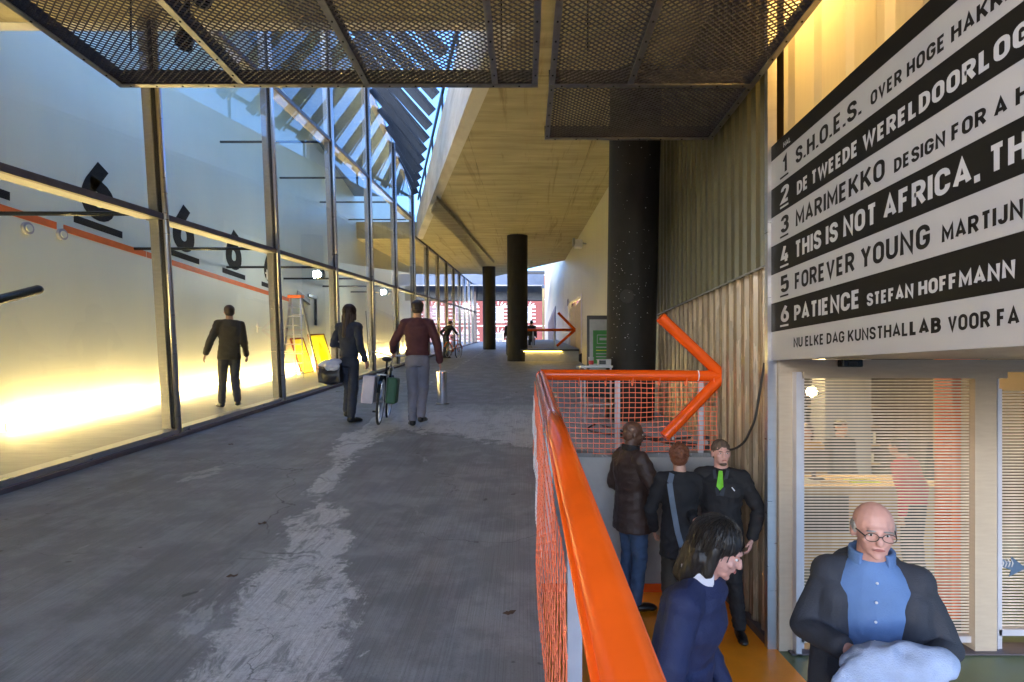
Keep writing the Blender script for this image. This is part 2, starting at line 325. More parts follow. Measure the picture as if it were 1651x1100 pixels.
#@@STRUCTURE
# ------------------------------------------------------------ ramp, slab, platform (ramp coordinates: x, s along, h up)
XE, SP = .09, 5.95                                     # free edge beside the stair pit, end of the pit
b = MB().prism([(-4.42, -8), (XE, -8), (XE, SP), (2.2, SP), (2.2, 50.5), (-4.42, 50.5)], -.28, 0)
solo('ramp', b, 'ramp', ramp=True, kind='structure')
solo('gallery_floor', MB().box(-7.4, -4.42, -8, 50.5, -.28, -.004), 'gfloor', ramp=True, kind='structure')
solo('street', MB().add([(-300, 50.2, 4.55), (300, 50.2, 4.55), (300, 400, 4.55), (-300, 400, 4.55)], [(0, 1, 2, 3)]), 'asphalt', kind='structure')
solo('ground', MB().add([(-300, -300, -1.3), (300, -300, -1.3), (300, 300, -1.3), (-300, 300, -1.3)], [(0, 1, 2, 3)]), 'asphalt', kind='structure')
def xe(s): return -.803-.2661*(s-8.632)                # skewed edge of the roof slab
def hl(s): return 8.29-.243*(s-16.2)                   # raking head of the tall glazing
def hf(s): return 6.39-.034*(s-11.55)                  # top of the slab fascia
poly = [(-7.6, -3.2), (3.3, -3.2), (3.3, 29.3), (2.3, 29.8), (-2.2, 39.4), (-3.5, 37.6), (-7.6, 37.6), (-7.6, 22.75), (xe(22.75), 22.75), (xe(6.92), 6.92), (-7.6, 6.92)]
t = thing('roof_slab', 'large yellowish board-marked concrete slab roofing the passage, with a pale skewed edge', 'roof slab', (-.8, 8.6, 5.1), True)
part('slab', MB().prism(poly, 5.1, 5.8), 'soffit', t)
fp = [(xe(6.92), 6.92), (xe(22.75), 22.75)]
b = MB(); 
b.add([(fp[0][0]-.01, 6.93, 5.095), (fp[1][0]-.01, 22.75, 5.095), (fp[1][0]-.01, 22.75, hf(22.75)), (fp[0][0]-.01, 6.93, hf(6.93)),
       (fp[0][0]+.25, 6.93, 5.095), (fp[1][0]+.25, 22.75, 5.095), (fp[1][0]+.25, 22.75, hf(22.75)), (fp[0][0]+.25, 6.93, hf(6.93))],
      [(0,3,2,1),(4,5,6,7),(0,1,5,4),(1,2,6,5),(2,3,7,6),(3,0,4,7)])
part('fascia', b, 'fascia', t)
part('fascia', MB().box(-7.6, fp[0][0]-.02, 6.9, 7.08, 5.095, 6.5), 'fascia', t)
b = MB().add([(-2.98, 17.2, 5.101), (-2.50, 15.4, 5.101), (-1.75, 30.5, 5.101), (-2.35, 30.5, 5.101), (-2.98, 17.2, 5.0), (-2.52, 15.45, 5.0), (-1.8, 30.5, 5.0), (-2.35, 30.5, 5.0)],
             [(0,3,2,1),(4,5,6,7),(0,1,5,4),(1,2,6,5),(2,3,7,6),(3,0,4,7)])
part('downstand_beam', b, 'soffit', t)
def col_(s, x, r, label, hole_disc=False, h=5.1):
    t = thing('column', label, 'column', (x, s, 0), True, group='black round columns along the passage')
    part('shaft', MB().cyl((x, s, -.01), (x, s, h-.002), r, 64), 'column', t, smooth=False); smooth_by_angle(t.children[0])
    return t
c1 = col_(8.27, 1.63, .375, 'thick black round column, nearest one, standing behind the orange arrow railing')
cy = 8.27; ang = math.atan2(-1, -.42); pz = 1.86
dr = Vector((math.cos(ang), math.sin(ang), 0)); pc = Vector((1.63, cy, pz))+dr*.372
mr = MB().cyl(pc-dr*.05, pc+dr*.004, .098, 28); part('hole_disc', mr, 'rubber', c1)  # flat black disc, the shade inside the opening is put into its colour
b = MB()
for i in range(28):
    th = 2*math.pi*i/28; t2 = 2*math.pi*(i+1)/28; sx = Vector((-dr.y, dr.x, 0)); f = lambda a, rr: pc+dr*.006+(sx*math.cos(a)+Vector((0, 0, 1))*math.sin(a))*rr
    b.bar(f(th, .1), f(t2, .1), .009, .012, dr)
part('hole_rim', b, 'column', c1)
b = MB()
for i in range(120):                                   # flecks of pale paint
    an = R(random.uniform(-150, -60)); zz = random.uniform(.9, 4.3) if random.random() < .5 else random.gauss(2.1, .35); q = Vector((1.63+math.cos(an)*.376, cy+math.sin(an)*.376, zz)); r_ = random.uniform(.0025, .006)*(1.7 if random.random() < .12 else 1)
    dn = Vector((math.cos(an), math.sin(an), 0)); b.cyl(q, q+dn*.002, r_, 6)
part('paint_fleck', b, 'white', c1, kind='stuff')
col_(22.0, -.325, .42, 'black round column in the middle of the passage, second in the row')
col_(33.2, -2.25, .40, 'farthest black round column, left of and behind the middle one')
t = thing('steel_post', 'dark square post at the far end of the glass wall', 'post', (-4.5, 46.6, 0), True)
part('shaft', MB().box(-4.72, -4.28, 46.4, 46.8, 0, 6.2), 'rail', t); part('base_plate', MB().box(-4.8, -4.2, 46.3, 46.9, .0, .03), 'rail', t)
# raised platform with lit coping
t = thing('platform', 'raised concrete platform with glowing strip under its dark coping, behind the middle column', 'platform', (1, 21.7, 0), True)
part('wall', MB().box(-.35, 2.19, 21.72, 37, 0.001, .42), 'conc', t)
part('coping', MB().box(-.38, 2.19, 21.6, 37, .425, .5), 'beam_dark', t); part('deck', MB().box(-.30, 2.18, 22.0, 37, .5, .512), 'conc', t)
part('light_strip', MB().box(-.3, 1.5, 21.66, 21.69, .40, .42), 'lamp_led', t)

# ------------------------------------------------------------ glazed wall between ramp and gallery
GX = -4.5
ms = [6.83+2.98*k for k in range(-5, 15)]
def head(s): return hl(s) if 6.95 < s < 22.6 else 5.09
gw = thing('glass_wall', 'long glazed wall of tall panes with bronze fins and polished tubes, left of the ramp', 'glass wall', (GX, 6.83, 0), True)
for s_ in ms:
    h = head(s_) if s_ > 6.95 else 5.09
    m_ = part('mullion', MB().box(GX-.155, GX-.045, s_-.028, s_+.028, 0, h), 'fin', gw)
    part('tube', MB().cyl((GX+.035, s_, -.0), (GX+.035, s_, h), .034, 14), 'alu', m_, smooth=True)
    part('seal', MB().box(GX-.045, GX+.01, s_-.012, s_+.012, 0, h), 'rubber', m_)
for i in range(len(ms)-1):
    a, c = ms[i], ms[i+1]; mid = (a+c)/2; e0, e1 = a+.03, c-.03
    part('base_rail', MB().box(GX-.12, GX+.05, e0, e1, .05, .11), 'alu', gw)
    part('transom', MB().box(GX-.24, GX-.03, e0, e1, 2.74, 2.80), 'fin', gw); part('transom_cap', MB().box(GX-.025, GX+.03, a, c, 2.735, 2.81), 'rail', gw)
    lev = [(.11, 2.74), (2.80, 0)]
    if 6.95 < mid < 22.6:
        part('transom', MB().box(GX-.24, GX-.03, e0, e1, 5.67, 5.73), 'fin', gw); part('transom_cap', MB().box(GX-.025, GX+.02, a, c, 5.665, 5.735), 'rail', gw)
        lev = [(.11, 2.74), (2.80, 5.67), (5.73, 0)]
        c_ = min(c, 22.6); part('top_rail', MB().bar((GX-.1, a, hl(a)), (GX-.1, c_, hl(c_)), .2, .09), 'fin', gw)
    if mid > 22.6: part('head_rail', MB().box(GX-.08, GX+.03, a, c, 5.02, 5.095), 'rail', gw)
    for z0, z1 in lev:
        y0, y1 = a+.014, c-.014; n = 1
        zA = z1 or head(max(y0, 6.96) if mid > 6.95 else 0)-.04; zB = z1 or (head(y1) if y1 < 22.6 else (head(22.55) if mid < 22.6 else 5.09))-.04
        zA = max(zA, z0+.05); zB = max(zB, z0+.05)
        bb = MB().add([(GX-.006, y0, z0), (GX-.006, y1, z0), (GX-.006, y1, zB), (GX-.006, y0, zA)], [(0, 1, 2, 3)])
        part('pane', bb, 'glass', gw)
part('kerb', MB().box(GX-.16, GX+.085, -8, 50, 0, .05), 'base', gw, bevel=.008)
for s_ in ms[5:14]:                                      # bracing rods back to the gallery wall
    for h in (2.825, 5.70):
        if h > 5 and s_ < 12: continue
        if s_ > 24: continue
        part('bracing_rod', MB().cyl((-7.1, s_+.06, h), (GX-.3, s_+.06, h), .028, 10), 'tube', gw, smooth=True)
# ------------------------------------------------------------ gallery beyond the glass
t = thing('gallery_back_wall', 'tall pale wall behind the glass, lit from the floor', 'wall', (-7.1, 6, 0), True)
part('wall_face', MB().box(-7.4, -7.1, -8, 33, -.02, 9.4), 'wall', t)
part('end_wall', MB().box(-7.1, -4.6, -8.2, -7.9, 0, 5.08), 'wall', t)
t = thing('gallery_roof_light', 'glass roof light over the gallery, closed farther on by added dark boards', 'roof light', (-7, 7, 7), True)
for k in range(6):
    a = 7.1+2.58*k
    c = a+(2.5 if k < 2 else 2.579); part('pane' if k < 2 else 'reflection_board', MB().add([(-7.1, a, hl(a)+.06), (-4.6, a, hl(a)+.06), (-4.6, c, hl(c)+.06), (-7.1, c, hl(c)+.06)], [(0, 1, 2, 3)]), 'roofglass' if k < 2 else 'frame_blue', t)  # farther bays: opaque boards added so slat reflections stand out in the glass
    if k < 2: part('rafter', MB().bar((-7.1, a-.04, hl(a)), (-4.6, a-.04, hl(a)), .08, .16), 'slat', t)
# floor wall-washers
ORD = 'first second third fourth fifth sixth seventh eighth ninth tenth eleventh'.split()
for k in range(11):
    a = 1.2+2.98*k
    t = thing('floor_uplight', ORD[k]+' warm tube light at the foot of the gallery wall, counted from the camera', 'floor light', (-7.0, a, 0), True, group='tube lights along the foot of the gallery wall')
    part('tube', MB().cyl((-6.99, a, .12), (-6.99, a+2.75, .12), .013, 8), 'lamp_strip', t)
    part('shield', MB().box(-6.966, -6.962, a-.05, a+2.85, .1165, .136), 'white_plastic', t)
    part('end_clip', MB().box(-7.03, -6.96, a-.07, a-.05, 0, .13), 'white_plastic', t)

# ------------------------------------------------------------ skylight slats above the passage
t = thing('skylight_louvre', 'row of dark steel slats spanning the triangular roof opening, sky showing between', 'louvre', (-3, 12, 6.5), True)
s_ = 7.45
while s_ < 22.2:
    xl, xr = GX+.05, xe(s_)-.16; zl, zr = hl(s_)+.02, hf(s_)+.30
    if xr > xl+.15:
        o = part('slat', MB().bar((xl, s_, zl), (xr, s_, zr), .03, .25), 'slat', t)
        up = Vector((-(zr-zl), 0, xr-xl)).normalized()
        for k, q in ((1, .125), (-1, -.125)):
            part('flange', MB().bar(Vector((xl, s_, zl))+up*q, Vector((xr-.1, s_, zr))+up*q, .085, .012), 'slat', o)
    s_ += .87
part('edge_beam', MB().bar((xe(7.2)+.05, 7.2, hf(7.2)+.62), (xe(22.4)+.05, 22.4, hf(22.4)+.62), .06, .10), 'slat', t)
for s_ in [8+2.6*k for k in range(6)]:
    part('strut', MB().bar((xe(s_)+.05, s_, hf(s_)), (xe(s_)+.05, s_, hf(s_)+.58), .05, .05, (0, 1, 0)), 'slat', t)

# ------------------------------------------------------------ expanded-metal rafts hung under the slab (true horizontal)
GZ = 4.12
def expanded(x0, x1, y0, y1, z):
    """diamond mesh as real strands, clipped to the bay"""
    b = MB(); px, py = .062, .052; w = .0048; h_ = .0042
    nx = int((x1-x0)/px); ny = int((y1-y0)/py); px = (x1-x0)/nx; py = (y1-y0)/ny
    for j in range(ny):
        for i in range(nx):
            cx, cy_ = x0+i*px, y0+j*py
            for (p, q) in (((cx, cy_+py/2), (cx+px/2, cy_+py)), ((cx+px/2, cy_+py), (cx+px, cy_+py/2)), ((cx, cy_+py/2), (cx+px/2, cy_)), ((cx+px/2, cy_), (cx+px, cy_+py/2))):
                b.add([(p[0], p[1]-w, z+h_), (q[0], q[1]-w, z+h_), (q[0], q[1]+w, z-h_), (p[0], p[1]+w, z-h_)], [(0, 1, 2, 3)])
    return b
def raft(label, xs, y0, y1, ext=None):
    t = thing('mesh_ceiling_panel', label, 'mesh ceiling', (xs[0], y1, GZ), group='expanded metal rafts hung under the roof slab')
    bays = [(xs[i], xs[i+1], y0, y1) for i in range(len(xs)-1)]
    if ext: bays.append((xs[0], xs[-1], y1, ext))
    def member(p, q):
        p, q = Vector(p), Vector(q); d = (q-p).normalized()
        o = part('frame_bar', MB().bar(p, q, .055, .008), 'galv', t)
        part('web', MB().bar(p+Vector((0, 0, .075)), q+Vector((0, 0, .075)), .008, .14), 'meshdark', o)
        bo = MB(); L_ = (q-p).length; k = .12
        while k < L_: c = p+d*k; bo.cyl(c-Vector((0, 0, .010)), c-Vector((0, 0, .004)), .0085, 6); k += .24
        part('bolt', bo, 'bolt', o, kind='stuff')
    for x in xs: member((x, y0, GZ-.012), (x, (ext if ext and x in (xs[0], xs[-1]) else y1), GZ-.012))
    member((xs[0]-.0275, y1+.0285, GZ-.016), (xs[-1]+.0275, y1+.0285, GZ-.016)); member((xs[0], y0, GZ-.016), (xs[-1], y0, GZ-.016))
    if ext: member((xs[0]-.0275, ext+.0285, GZ-.016), (xs[-1]+.0275, ext+.0285, GZ-.016))
    for (a, c, e, f) in bays:
        part('mesh_infill', expanded(a, c, e, f, GZ), 'mesh', t, kind='stuff')
    for x in (xs[0]+.3, xs[-1]-.3):
        for y in (y0+.5, y1-.25): part('hanger', MB().cyl((x, y, GZ+.14), (x, y, 5.6+(y-4.6)*.0918), .008, 6), 'tube', t)
raft('wide expanded metal ceiling raft on the left, reaching over the glass wall', [-3.75, -2.62, -1.467, -.28, .09], 2.2, 4.86)
raft('narrower expanded metal ceiling raft on the right with a longer tongue by the ribbed wall', [.245, .97, 2.10], 2.2, 4.86, 5.96)
for (x, y, l) in ((-2.55, 4.15, 'small black spotlight clamped above the left mesh raft, nearer the glass'), (-3.05, 4.7, 'small black spotlight above the outer corner of the left mesh raft')):
    t = thing('ceiling_spotlight', l, 'spotlight', (x, y, GZ+.35)); part('housing', MB().cyl((x, y, GZ+.25), (x, y+.12, GZ+.5), .07, 14), 'tube', t); part('bracket', MB().bar((x, y+.06, GZ+.5), (x, y+.06, 5.5), .03, .03), 'tube', t)

# ------------------------------------------------------------ right-hand wall (true plane X = 2.2)
WX = 2.2
def ribbed(y0, y1, z0, z1, xoff=0., pitch=.2, depth=.034, slope=False):
    b = MB(); pr = []; y = y0
    while y < y1-1e-4:
        for q, d_ in ((0, 0), (.55, 0), (.68, 1), (.87, 1)): 
            if y+q*pitch <= y1: pr.append((y+q*pitch, d_))
        y += pitch
    pr.append((y1, 0)); n = len(pr)
    f = (lambda y, z: z+y*.0918) if slope else (lambda y, z: z)
    for z in (z0, z1): b.v += [(WX+xoff-d_*depth, y, f(y, z) if z == z1 and slope else z) for y, d_ in pr]
    b.f += [(i, i+1, n+i+1, n+i) for i in range(n-1)]
    return b
t = thing('ribbed_wall', 'tall ribbed translucent wall right of the black column, greenish above and silvery below', 'wall', (WX, 6, 0))
for a, c in ((4.72, 5.92), (5.92, 7.12), (7.12, 8.72)):
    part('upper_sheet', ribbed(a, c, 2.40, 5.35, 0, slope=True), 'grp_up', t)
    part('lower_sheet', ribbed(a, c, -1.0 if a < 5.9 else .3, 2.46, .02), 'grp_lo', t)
part('seam_strip', MB().box(WX-.055, WX-.045, 4.72, 8.7, 2.395, 2.41), 'grey', t)
part('base_angle', MB().box(WX-.05, WX+.06, 4.72, 5.9, -1.0, -.93), 'rail', t)
part('corner_post', MB().box(WX-.06, WX+.02, 4.655, 4.715, -1.0, 5.6), 'alu', t)
part('floor_sheet', ribbed(2.6, 4.65, -1.0, -.98, 0), 'grp_lo', t) if False else None
t = thing('fascia_wall', 'pale ribbed panels glowing warm above the black and white programme board', 'wall', (WX+.06, 3, 1.6))
for a in (-1.0, .6, 1.4, 2.2, 3.0, 3.8): part('panel', ribbed(a, min(a+.8, 4.65) if a > -1 else .6, 1.60, 5.12, .06, .4, .03, slope=True), 'grp_lit', t)
part('soffit_panel', MB().box(WX+.02, 6.5, -1, 4.6, 1.56, 1.60), 'frame', t)
t = thing('concealed_tube_light', 'warm tube light behind the pale translucent panels above the board', 'tube light', (2.7, 3.9, 4))
part('tube', MB().cyl((2.62, 3.1, 4.75), (2.62, 4.5, 4.75), .03, 10), 'lamp_panel', t); part('batten', MB().box(2.60, 2.64, 3.0, 4.6, 4.79, 4.83), 'grey', t)
part('bracket', MB().box(2.6, 2.64, 3.7, 3.74, 4.83, 5.5), 'grey', t)
t = thing('passage_wall', 'flat pale yellow clad wall on the right, beyond the thick black column', 'wall', (WX, 20, 1.5))
y = 8.74; k = 0
while y < 60:
    w_ = .62 if y < 19 else 1.24
    if not (20.5 < y < 26.4):
        part('panel', MB().box(WX+random.uniform(-.003, .003), WX+.12, y, min(y+w_, 60)-.008, y*.0918-.3, y*.0918+(5.7 if y < 29 else 8.2)), 'clad', t)
    else:
        part('panel', MB().box(WX+random.uniform(-.003, .003), WX+.12, y, min(y+w_, 60)-.008, 4.62+(y-21.3)*.0918, y*.0918+5.7), 'clad', t)
    y += w_
part('backing', MB().box(WX+.13, WX+.3, 27.7, 60, 1, 14), 'rail', t)
t = thing('doorway', 'doorway with pale frame and leaves coloured to look lit, in the yellow clad wall beyond the arrow', 'door', (WX, 23.5, 2.4))
part('frame', MB().box(WX-.02, WX+.1, 20.55, 20.75, 2.3, 4.6), 'frame_light', t); part('frame', MB().box(WX-.02, WX+.1, 26.3, 26.45, 2.8, 5.1), 'frame_light', t)
part('door_leaf', MB().box(WX+.04, WX+.08, 20.8, 23.4, 2.3, 4.5), 'beige', t); part('door_leaf', MB().box(WX+.04, WX+.08, 23.5, 26.2, 2.5, 4.7), 'beige', t)  # yellow lamplight on the doors is put into the leaf colour
part('lit_lobby', MB().box(WX+.8, WX+.9, 20.5, 27, 2, 5.6), 'interior', t); part('ceiling_tube', MB().box(WX+.4, WX+.46, 21, 26, 4.45, 4.5), 'lamp_ext', t)
part('sign_plate', MB().box(WX-.04, WX-.01, 26.8, 27.3, 5.0, 5.3), 'rail', t)
t = thing('dark_doorway', 'narrow dark doorway near the far end of the clad wall', 'door', (WX, 42, 3.5)); part('frame', MB().box(WX-.06, WX-.02, 38, 50, 3.8, 6.4), 'beam', t); part('door_leaf', MB().box(WX-.08, WX-.065, 38.8, 49, 3.8, 6.1), 'beam_dark', t)
t = thing('floodlight', 'small pale floodlight mounted high on the clad wall under the ceiling', 'floodlight', (WX-.1, 19.0, 6.1))
part('bracket', MB().bar((WX, 19, 6.15), (WX-.22, 19, 6.2), .04, .04), 'grey', t); part('housing', MB().box(WX-.42, WX-.15, 18.85, 19.15, 6.0, 6.28), 'white_plastic', t, bevel=.02); part('hood', MB().box(WX-.5, WX-.42, 18.82, 19.18, 6.1, 6.32), 'grey', t)

# ------------------------------------------------------------ stair pit, entrance
FZ = -1.0
solo('pit_floor', MB().box(XE-.02, WX+.02, -3, 6.0, FZ-.2, FZ), 'orange_floor', kind='structure')
solo('entrance_floor', MB().box(WX+.02, 7, -3, 12, FZ-.2, FZ-.004), 'green_floor', kind='structure')
solo('pit_end_wall', MB().box(XE+.001, WX, 5.9, 5.918, FZ, .50), 'conc', kind='structure')
solo('pit_side_wall', MB().box(XE-.2, XE-.03, -3, 5.9, FZ, -.29), 'conc', kind='structure')
solo('wall_skirting', MB().box(XE, WX, 5.878, 5.898, FZ, FZ+.09), 'orange', kind='structure')
t = thing('wall_light', 'small lit square lamp low on the concrete wall of the stair pit', 'wall lamp', (1.23, 5.9, -.64))
part('housing', MB().box(1.165, 1.275, 5.86, 5.899, -.72, -.56), 'tube', t); part('lens', MB().box(1.18, 1.23, 5.852, 5.861, -.70, -.58), 'lamp_wall', t)

DY = 4.65
t = thing('entrance_screen', 'glazed entrance screen with champagne frames and horizontal stripes on the glass', 'entrance', (2.3, DY, FZ))
part('header', MB().box(2.225, 6.4, DY-.05, DY+.1, 1.447, 1.555), 'frame', t)
part('jamb', MB().box(2.225, 2.34, DY-.03, DY+.1, FZ, 1.447), 'frame', t); part('jamb_strip', MB().box(2.34, 2.385, DY-.10, DY+.05, FZ, 1.447), 'frame_light', t)
part('track_cover', MB().box(2.42, 4.2, DY-.06, DY-.05, 1.39, 1.447), 'frame', t)
part('mullion', MB().box(3.925, 4.115, DY-.05, DY+.1, FZ, 1.447), 'frame', t)
part('blue_lit_stile', MB().box(4.118, 4.150, DY+.00, DY+.08, FZ, 1.44), 'frame_blue', t); part('stile', MB().box(4.150, 4.162, DY-.02, DY+.06, FZ, 1.44), 'frame_light', t)  # blue light falling on the first stile is put into its colour
b_ = lambda x0, x1, y, z0, z1: MB().add([(x0, y, z0), (x1, y, z0), (x1, y, z1), (x0, y, z1)], [(0, 1, 2, 3)])
def glazed(x0, x1, z0, z1, sz):
    p = part('door_panel', b_(x0, x1, DY+.02, z0, z1), 'doorglass', t)
    st = MB(); z = sz
    while z < z1-.02: st.box(x0+.04, x1, DY+.012, DY+.015, z, z+.0145); z += .0268
    part('stripe_film', st, 'film', p, kind='stuff')
    part('bottom_rail', MB().box(x0, x1, DY-.01, DY+.05, sz-.075, sz-.02), 'frame_light', p)
    part('side_rail', MB().box(x0, x0+.035, DY-.01, DY+.05, z0, z1), 'frame_light', p)
glazed(2.42, 3.925, FZ, 1.44, -.86); glazed(4.162, 6.2, FZ, 1.30, -.80)
part('floor_channel', MB().box(2.3, 6.2, DY-.1, DY+.1, FZ, FZ+.012), 'rail', t)
part('arrow_sticker', MB().prism([(4.15, -.205+.02), (4.29, -.235), (4.29, -.18), (4.42, -.285), (4.27, -.36), (4.29, -.30), (4.165, -.26)], DY+.004, DY+.008, lambda x, y, z: (x, z, y)), 'frame_blue', t, label='blue arrow sticker with white chevrons')
b = MB()
for k in range(5):
    x = 4.17+k*.028; b.prism([(x, -.205), (x+.01, -.207), (x+.028, -.24), (x+.012, -.275), (x+.002, -.272), (x+.016, -.24)], DY, DY+.003, lambda x, y, z: (x, z, y))
part('chevron', b, 'white', t)
t = thing('door_sensor', 'small black motion sensor under the programme board', 'sensor', (2.83, DY-.1, 1.6))
part('housing', MB().box(2.72, 2.90, DY-.13, DY-.05, 1.49, 1.555), 'tube', t, bevel=.01); part('lens', MB().box(2.77, 2.85, DY-.135, DY-.13, 1.505, 1.535), 'rubber', t)
# room behind
solo('foyer_back_wall', MB().box(2.3, 7, 11.9, 12.1, FZ, 2.2), 'interior', kind='structure')
solo('foyer_ceiling', MB().box(2.3, 7, DY+.11, 12, 1.75, 1.85), 'interior', kind='structure')
solo('foyer_side_wall', MB().box(6.9, 7.1, DY, 12, FZ, 1.85), 'interior', kind='structure')
solo('foyer_left_wall', MB().box(2.29, 2.33, DY+.11, 12, FZ, 1.8), 'interior', kind='structure')
t = thing('orange_pillar', 'bright orange flat pillar just inside the striped glass', 'pillar', (4.0, 4.9, FZ)); part('shaft', MB().box(3.88, 4.14, 4.80, 5.0, FZ+.2, 1.748), 'orange_col', t); part('foot', MB().box(3.90, 4.12, 4.82, 4.98, FZ, FZ+.2), 'dark', t)
t = thing('beige_pillar', 'tall beige hanging panel inside behind the striped glass, left of the orange pillar', 'panel', (4.75, 6, 0)); part('panel', MB().box(4.72, 4.90, 6.0, 6.1, .45, 1.75), 'beige', t); part('lower_box', MB().box(4.70, 4.92, 5.98, 6.12, .40, .45), 'dark', t)
t = thing('grey_pillar', 'grey pillar inside the foyer behind the counter', 'pillar', (4.7, 8, FZ)); part('shaft', MB().box(4.55, 5.25, 8.0, 8.4, FZ, 1.75), 'grey', t); part('base', MB().box(4.53, 5.27, 7.98, 8.42, FZ, FZ+.1), 'dark', t)
t = thing('reception_counter', 'long pale reception counter inside the entrance', 'counter', (3.8, 6.6, FZ))
part('front', MB().box(2.75, 5.15, 6.62, 6.68, FZ, .02), 'wood', t); part('counter_top', MB().box(2.7, 5.2, 6.4, 7.1, .02, .07), 'wood', t); part('side_panel', MB().box(2.75, 2.8, 6.68, 7.05, FZ, .02), 'interior', t)
part('dark_front_panel', MB().box(3.45, 4.05, 6.60, 6.62, -.55, -.08), 'dark', t); part('plinth', MB().box(2.78, 4.7, 6.64, 6.9, FZ, FZ+.1), 'dark', t)  # flat dark panel set on the counter front
for (x, y, w_, h_, m_, l) in ((2.5, 9.5, 1.5, 1.9, 'dark', 'tall dark bookshelf at the left of the foyer'), (5.4, 9.8, 1.2, 2.1, 'dark', 'tall dark bookshelf at the right of the foyer')):
    t = thing('bookshelf', l, 'bookshelf', (x, y, FZ)); part('carcass', MB().box(x, x+w_, y+.3, y+.34, FZ, FZ+h_), m_, t)
    for k in range(6): part('shelf', MB().box(x, x+w_, y, y+.3, FZ+k*h_/6+.05, FZ+k*h_/6+.08), 'wood', t)
    for k in range(5):
        xx = x+.03; 
        while xx < x+w_-.08:
            w2 = random.uniform(.02, .05); hh = random.uniform(.16, .26)
            if random.random() < .8: part('book', MB().box(xx, xx+w2*.92, y+.05, y+.26, FZ+k*h_/6+.08, FZ+k*h_/6+.08+hh), random.choice(['paper', 'redbrown', 'yellow', 'frame_blue', 'grey', 'wood']), t)
            xx += w2*2.0
for (x, y, z, l) in ((3.00, 6.0, 1.30, 'round warm pendant lamp nearest the door jamb'), (3.42, 6.3, 1.22, 'round warm pendant lamp hanging over the counter'), (5.6, 6.4, 1.5, 'round warm pendant lamp behind the second glass panel')):
    t = thing('pendant_lamp', l, 'pendant lamp', (x, y, 1.75)); part('globe', MB().ell((x, y, z), (.06, .06, .06)), 'lamp_warm', t, smooth=True); part('cord', MB().cyl((x, y, z+.08), (x, y, 1.75), .006, 6), 'tube', t)
t = thing('foyer_ceiling_light', 'long warm strip light on the foyer ceiling', 'ceiling light', (4, 8, 1.7)); part('diffuser', MB().box(3, 6.2, 8.0, 8.15, 1.70, 1.72), 'lamp_warm', t); part('body', MB().box(3, 6.2, 7.98, 8.17, 1.72, 1.75), 'grey', t)
for (x, y, w_, m_, l) in ((3.2, 6.6, .5, 'paper', 'sheet of paper lying on the reception counter'), (4.1, 6.55, .35, 'yellow_green', 'green leaflet at the right end of the counter')):
    solo('leaflet', MB().box(x, x+w_, y, y+.25, .072, .078), m_, l, 'leaflet')
t = thing('computer_monitor', 'black monitor standing on the reception counter', 'monitor', (3.75, 6.8, .07)); part('screen', MB().box(3.55, 3.98, 6.85, 6.88, .16, .44), 'tube', t); part('stand', MB().bar((3.76, 6.88, .07), (3.76, 6.88, .25), .04, .04), 'tube', t); part('foot', MB().box(3.67, 3.85, 6.78, 6.95, .07, .085), 'tube', t)
t = thing('sky_block_wall', 'dark lining wall added unseen behind the ribbed cladding to keep out the sky', 'wall', (3.3, 3, 1.9))
part('blocker', MB().box(3.2, 3.3, -1.5, 29, 1.86, 9), 'interior', t)  # unseen wall added to stop sky light glowing through the ribbed sheets
# ------------------------------------------------------------ lettering: an engineered sans drawn with constant strokes
G = {}
def g(ch, w, *paths): G[ch] = (w, paths)
c_ = .30
g('A', .68, [(0, 0), (.5, 1), (1, 0)], [(.17, .27), (.83, .27)]); g('B', .62, [(0, .53), (.92, .53, .22), (.92, 1, .22), (0, 1), (0, 0), (1, 0, .25), (1, .53, .25), (.5, .53)])
g('C', .62, [(1, .7), (1, 1, c_), (0, 1, c_), (0, 0, c_), (1, 0, c_), (1, .3)]); g('D', .62, [(0, 0), (1, 0, c_), (1, 1, c_), (0, 1), (0, 0)], )
g('E', .54, [(1, 1), (0, 1), (0, 0), (1, 0)], [(0, .52), (.86, .52)]); g('F', .53, [(1, 1), (0, 1), (0, -.08)], [(0, .49), (.86, .49)])
g('G', .64, [(1, .72), (1, 1, c_), (0, 1, c_), (0, 0, c_), (1, 0, c_), (1, .46), (.5, .46)]); g('H', .64, [(0, -.08), (0, 1.08)], [(1, -.08), (1, 1.08)], [(0, .52), (1, .52)])
g('I', .16, [(.5, -.08), (.5, 1.08)]); g('J', .50, [(1, 1.08), (1, 0, c_), (0, 0, c_), (0, .25)]); g('K', .66, [(0, -.08), (0, 1.08)], [(1, 1.05), (.1, .38)], [(.38, .58), (1, -.05)])
g('L', .52, [(0, 1.08), (0, 0), (1.05, 0)]); g('M', .78, [(0, -.08), (0, 1.0), (.5, .25), (1, 1.0), (1, -.08)]); g('N', .66, [(0, -.08), (0, 1), (1, 0), (1, 1.08)])
g('O', .64, [(.5, 1), (1, 1, c_), (1, 0, c_), (0, 0, c_), (0, 1, c_), (.5, 1)]); g('P', .60, [(0, -.08), (0, 1), (1, 1, .27), (1, .44, .27), (0, .44)]); g('R', .64, [(0, -.08), (0, 1), (.95, 1, .27), (.95, .46, .27), (0, .46)], [(.5, .46), (1, -.06)])
g('S', .60, [(1, .74), (1, 1, .28), (0, 1, .28), (0, .57, .24), (1, .44, .24), (1, 0, .28), (0, 0, .28), (0, .26)]); g('T', .56, [(-.05, 1), (1.05, 1)], [(.5, 1), (.5, -.08)]); g('U', .64, [(0, 1.08), (0, 0, c_), (1, 0, c_), (1, 1.08)])
g('V', .66, [(0, 1.05), (.5, 0), (1, 1.05)]); g('W', .98, [(0, 1.05), (.24, 0), (.5, .95), (.76, 0), (1, 1.05)]); g('Y', .64, [(0, 1.05), (.5, .44), (1, 1.05)], [(.5, .46), (.5, -.08)])
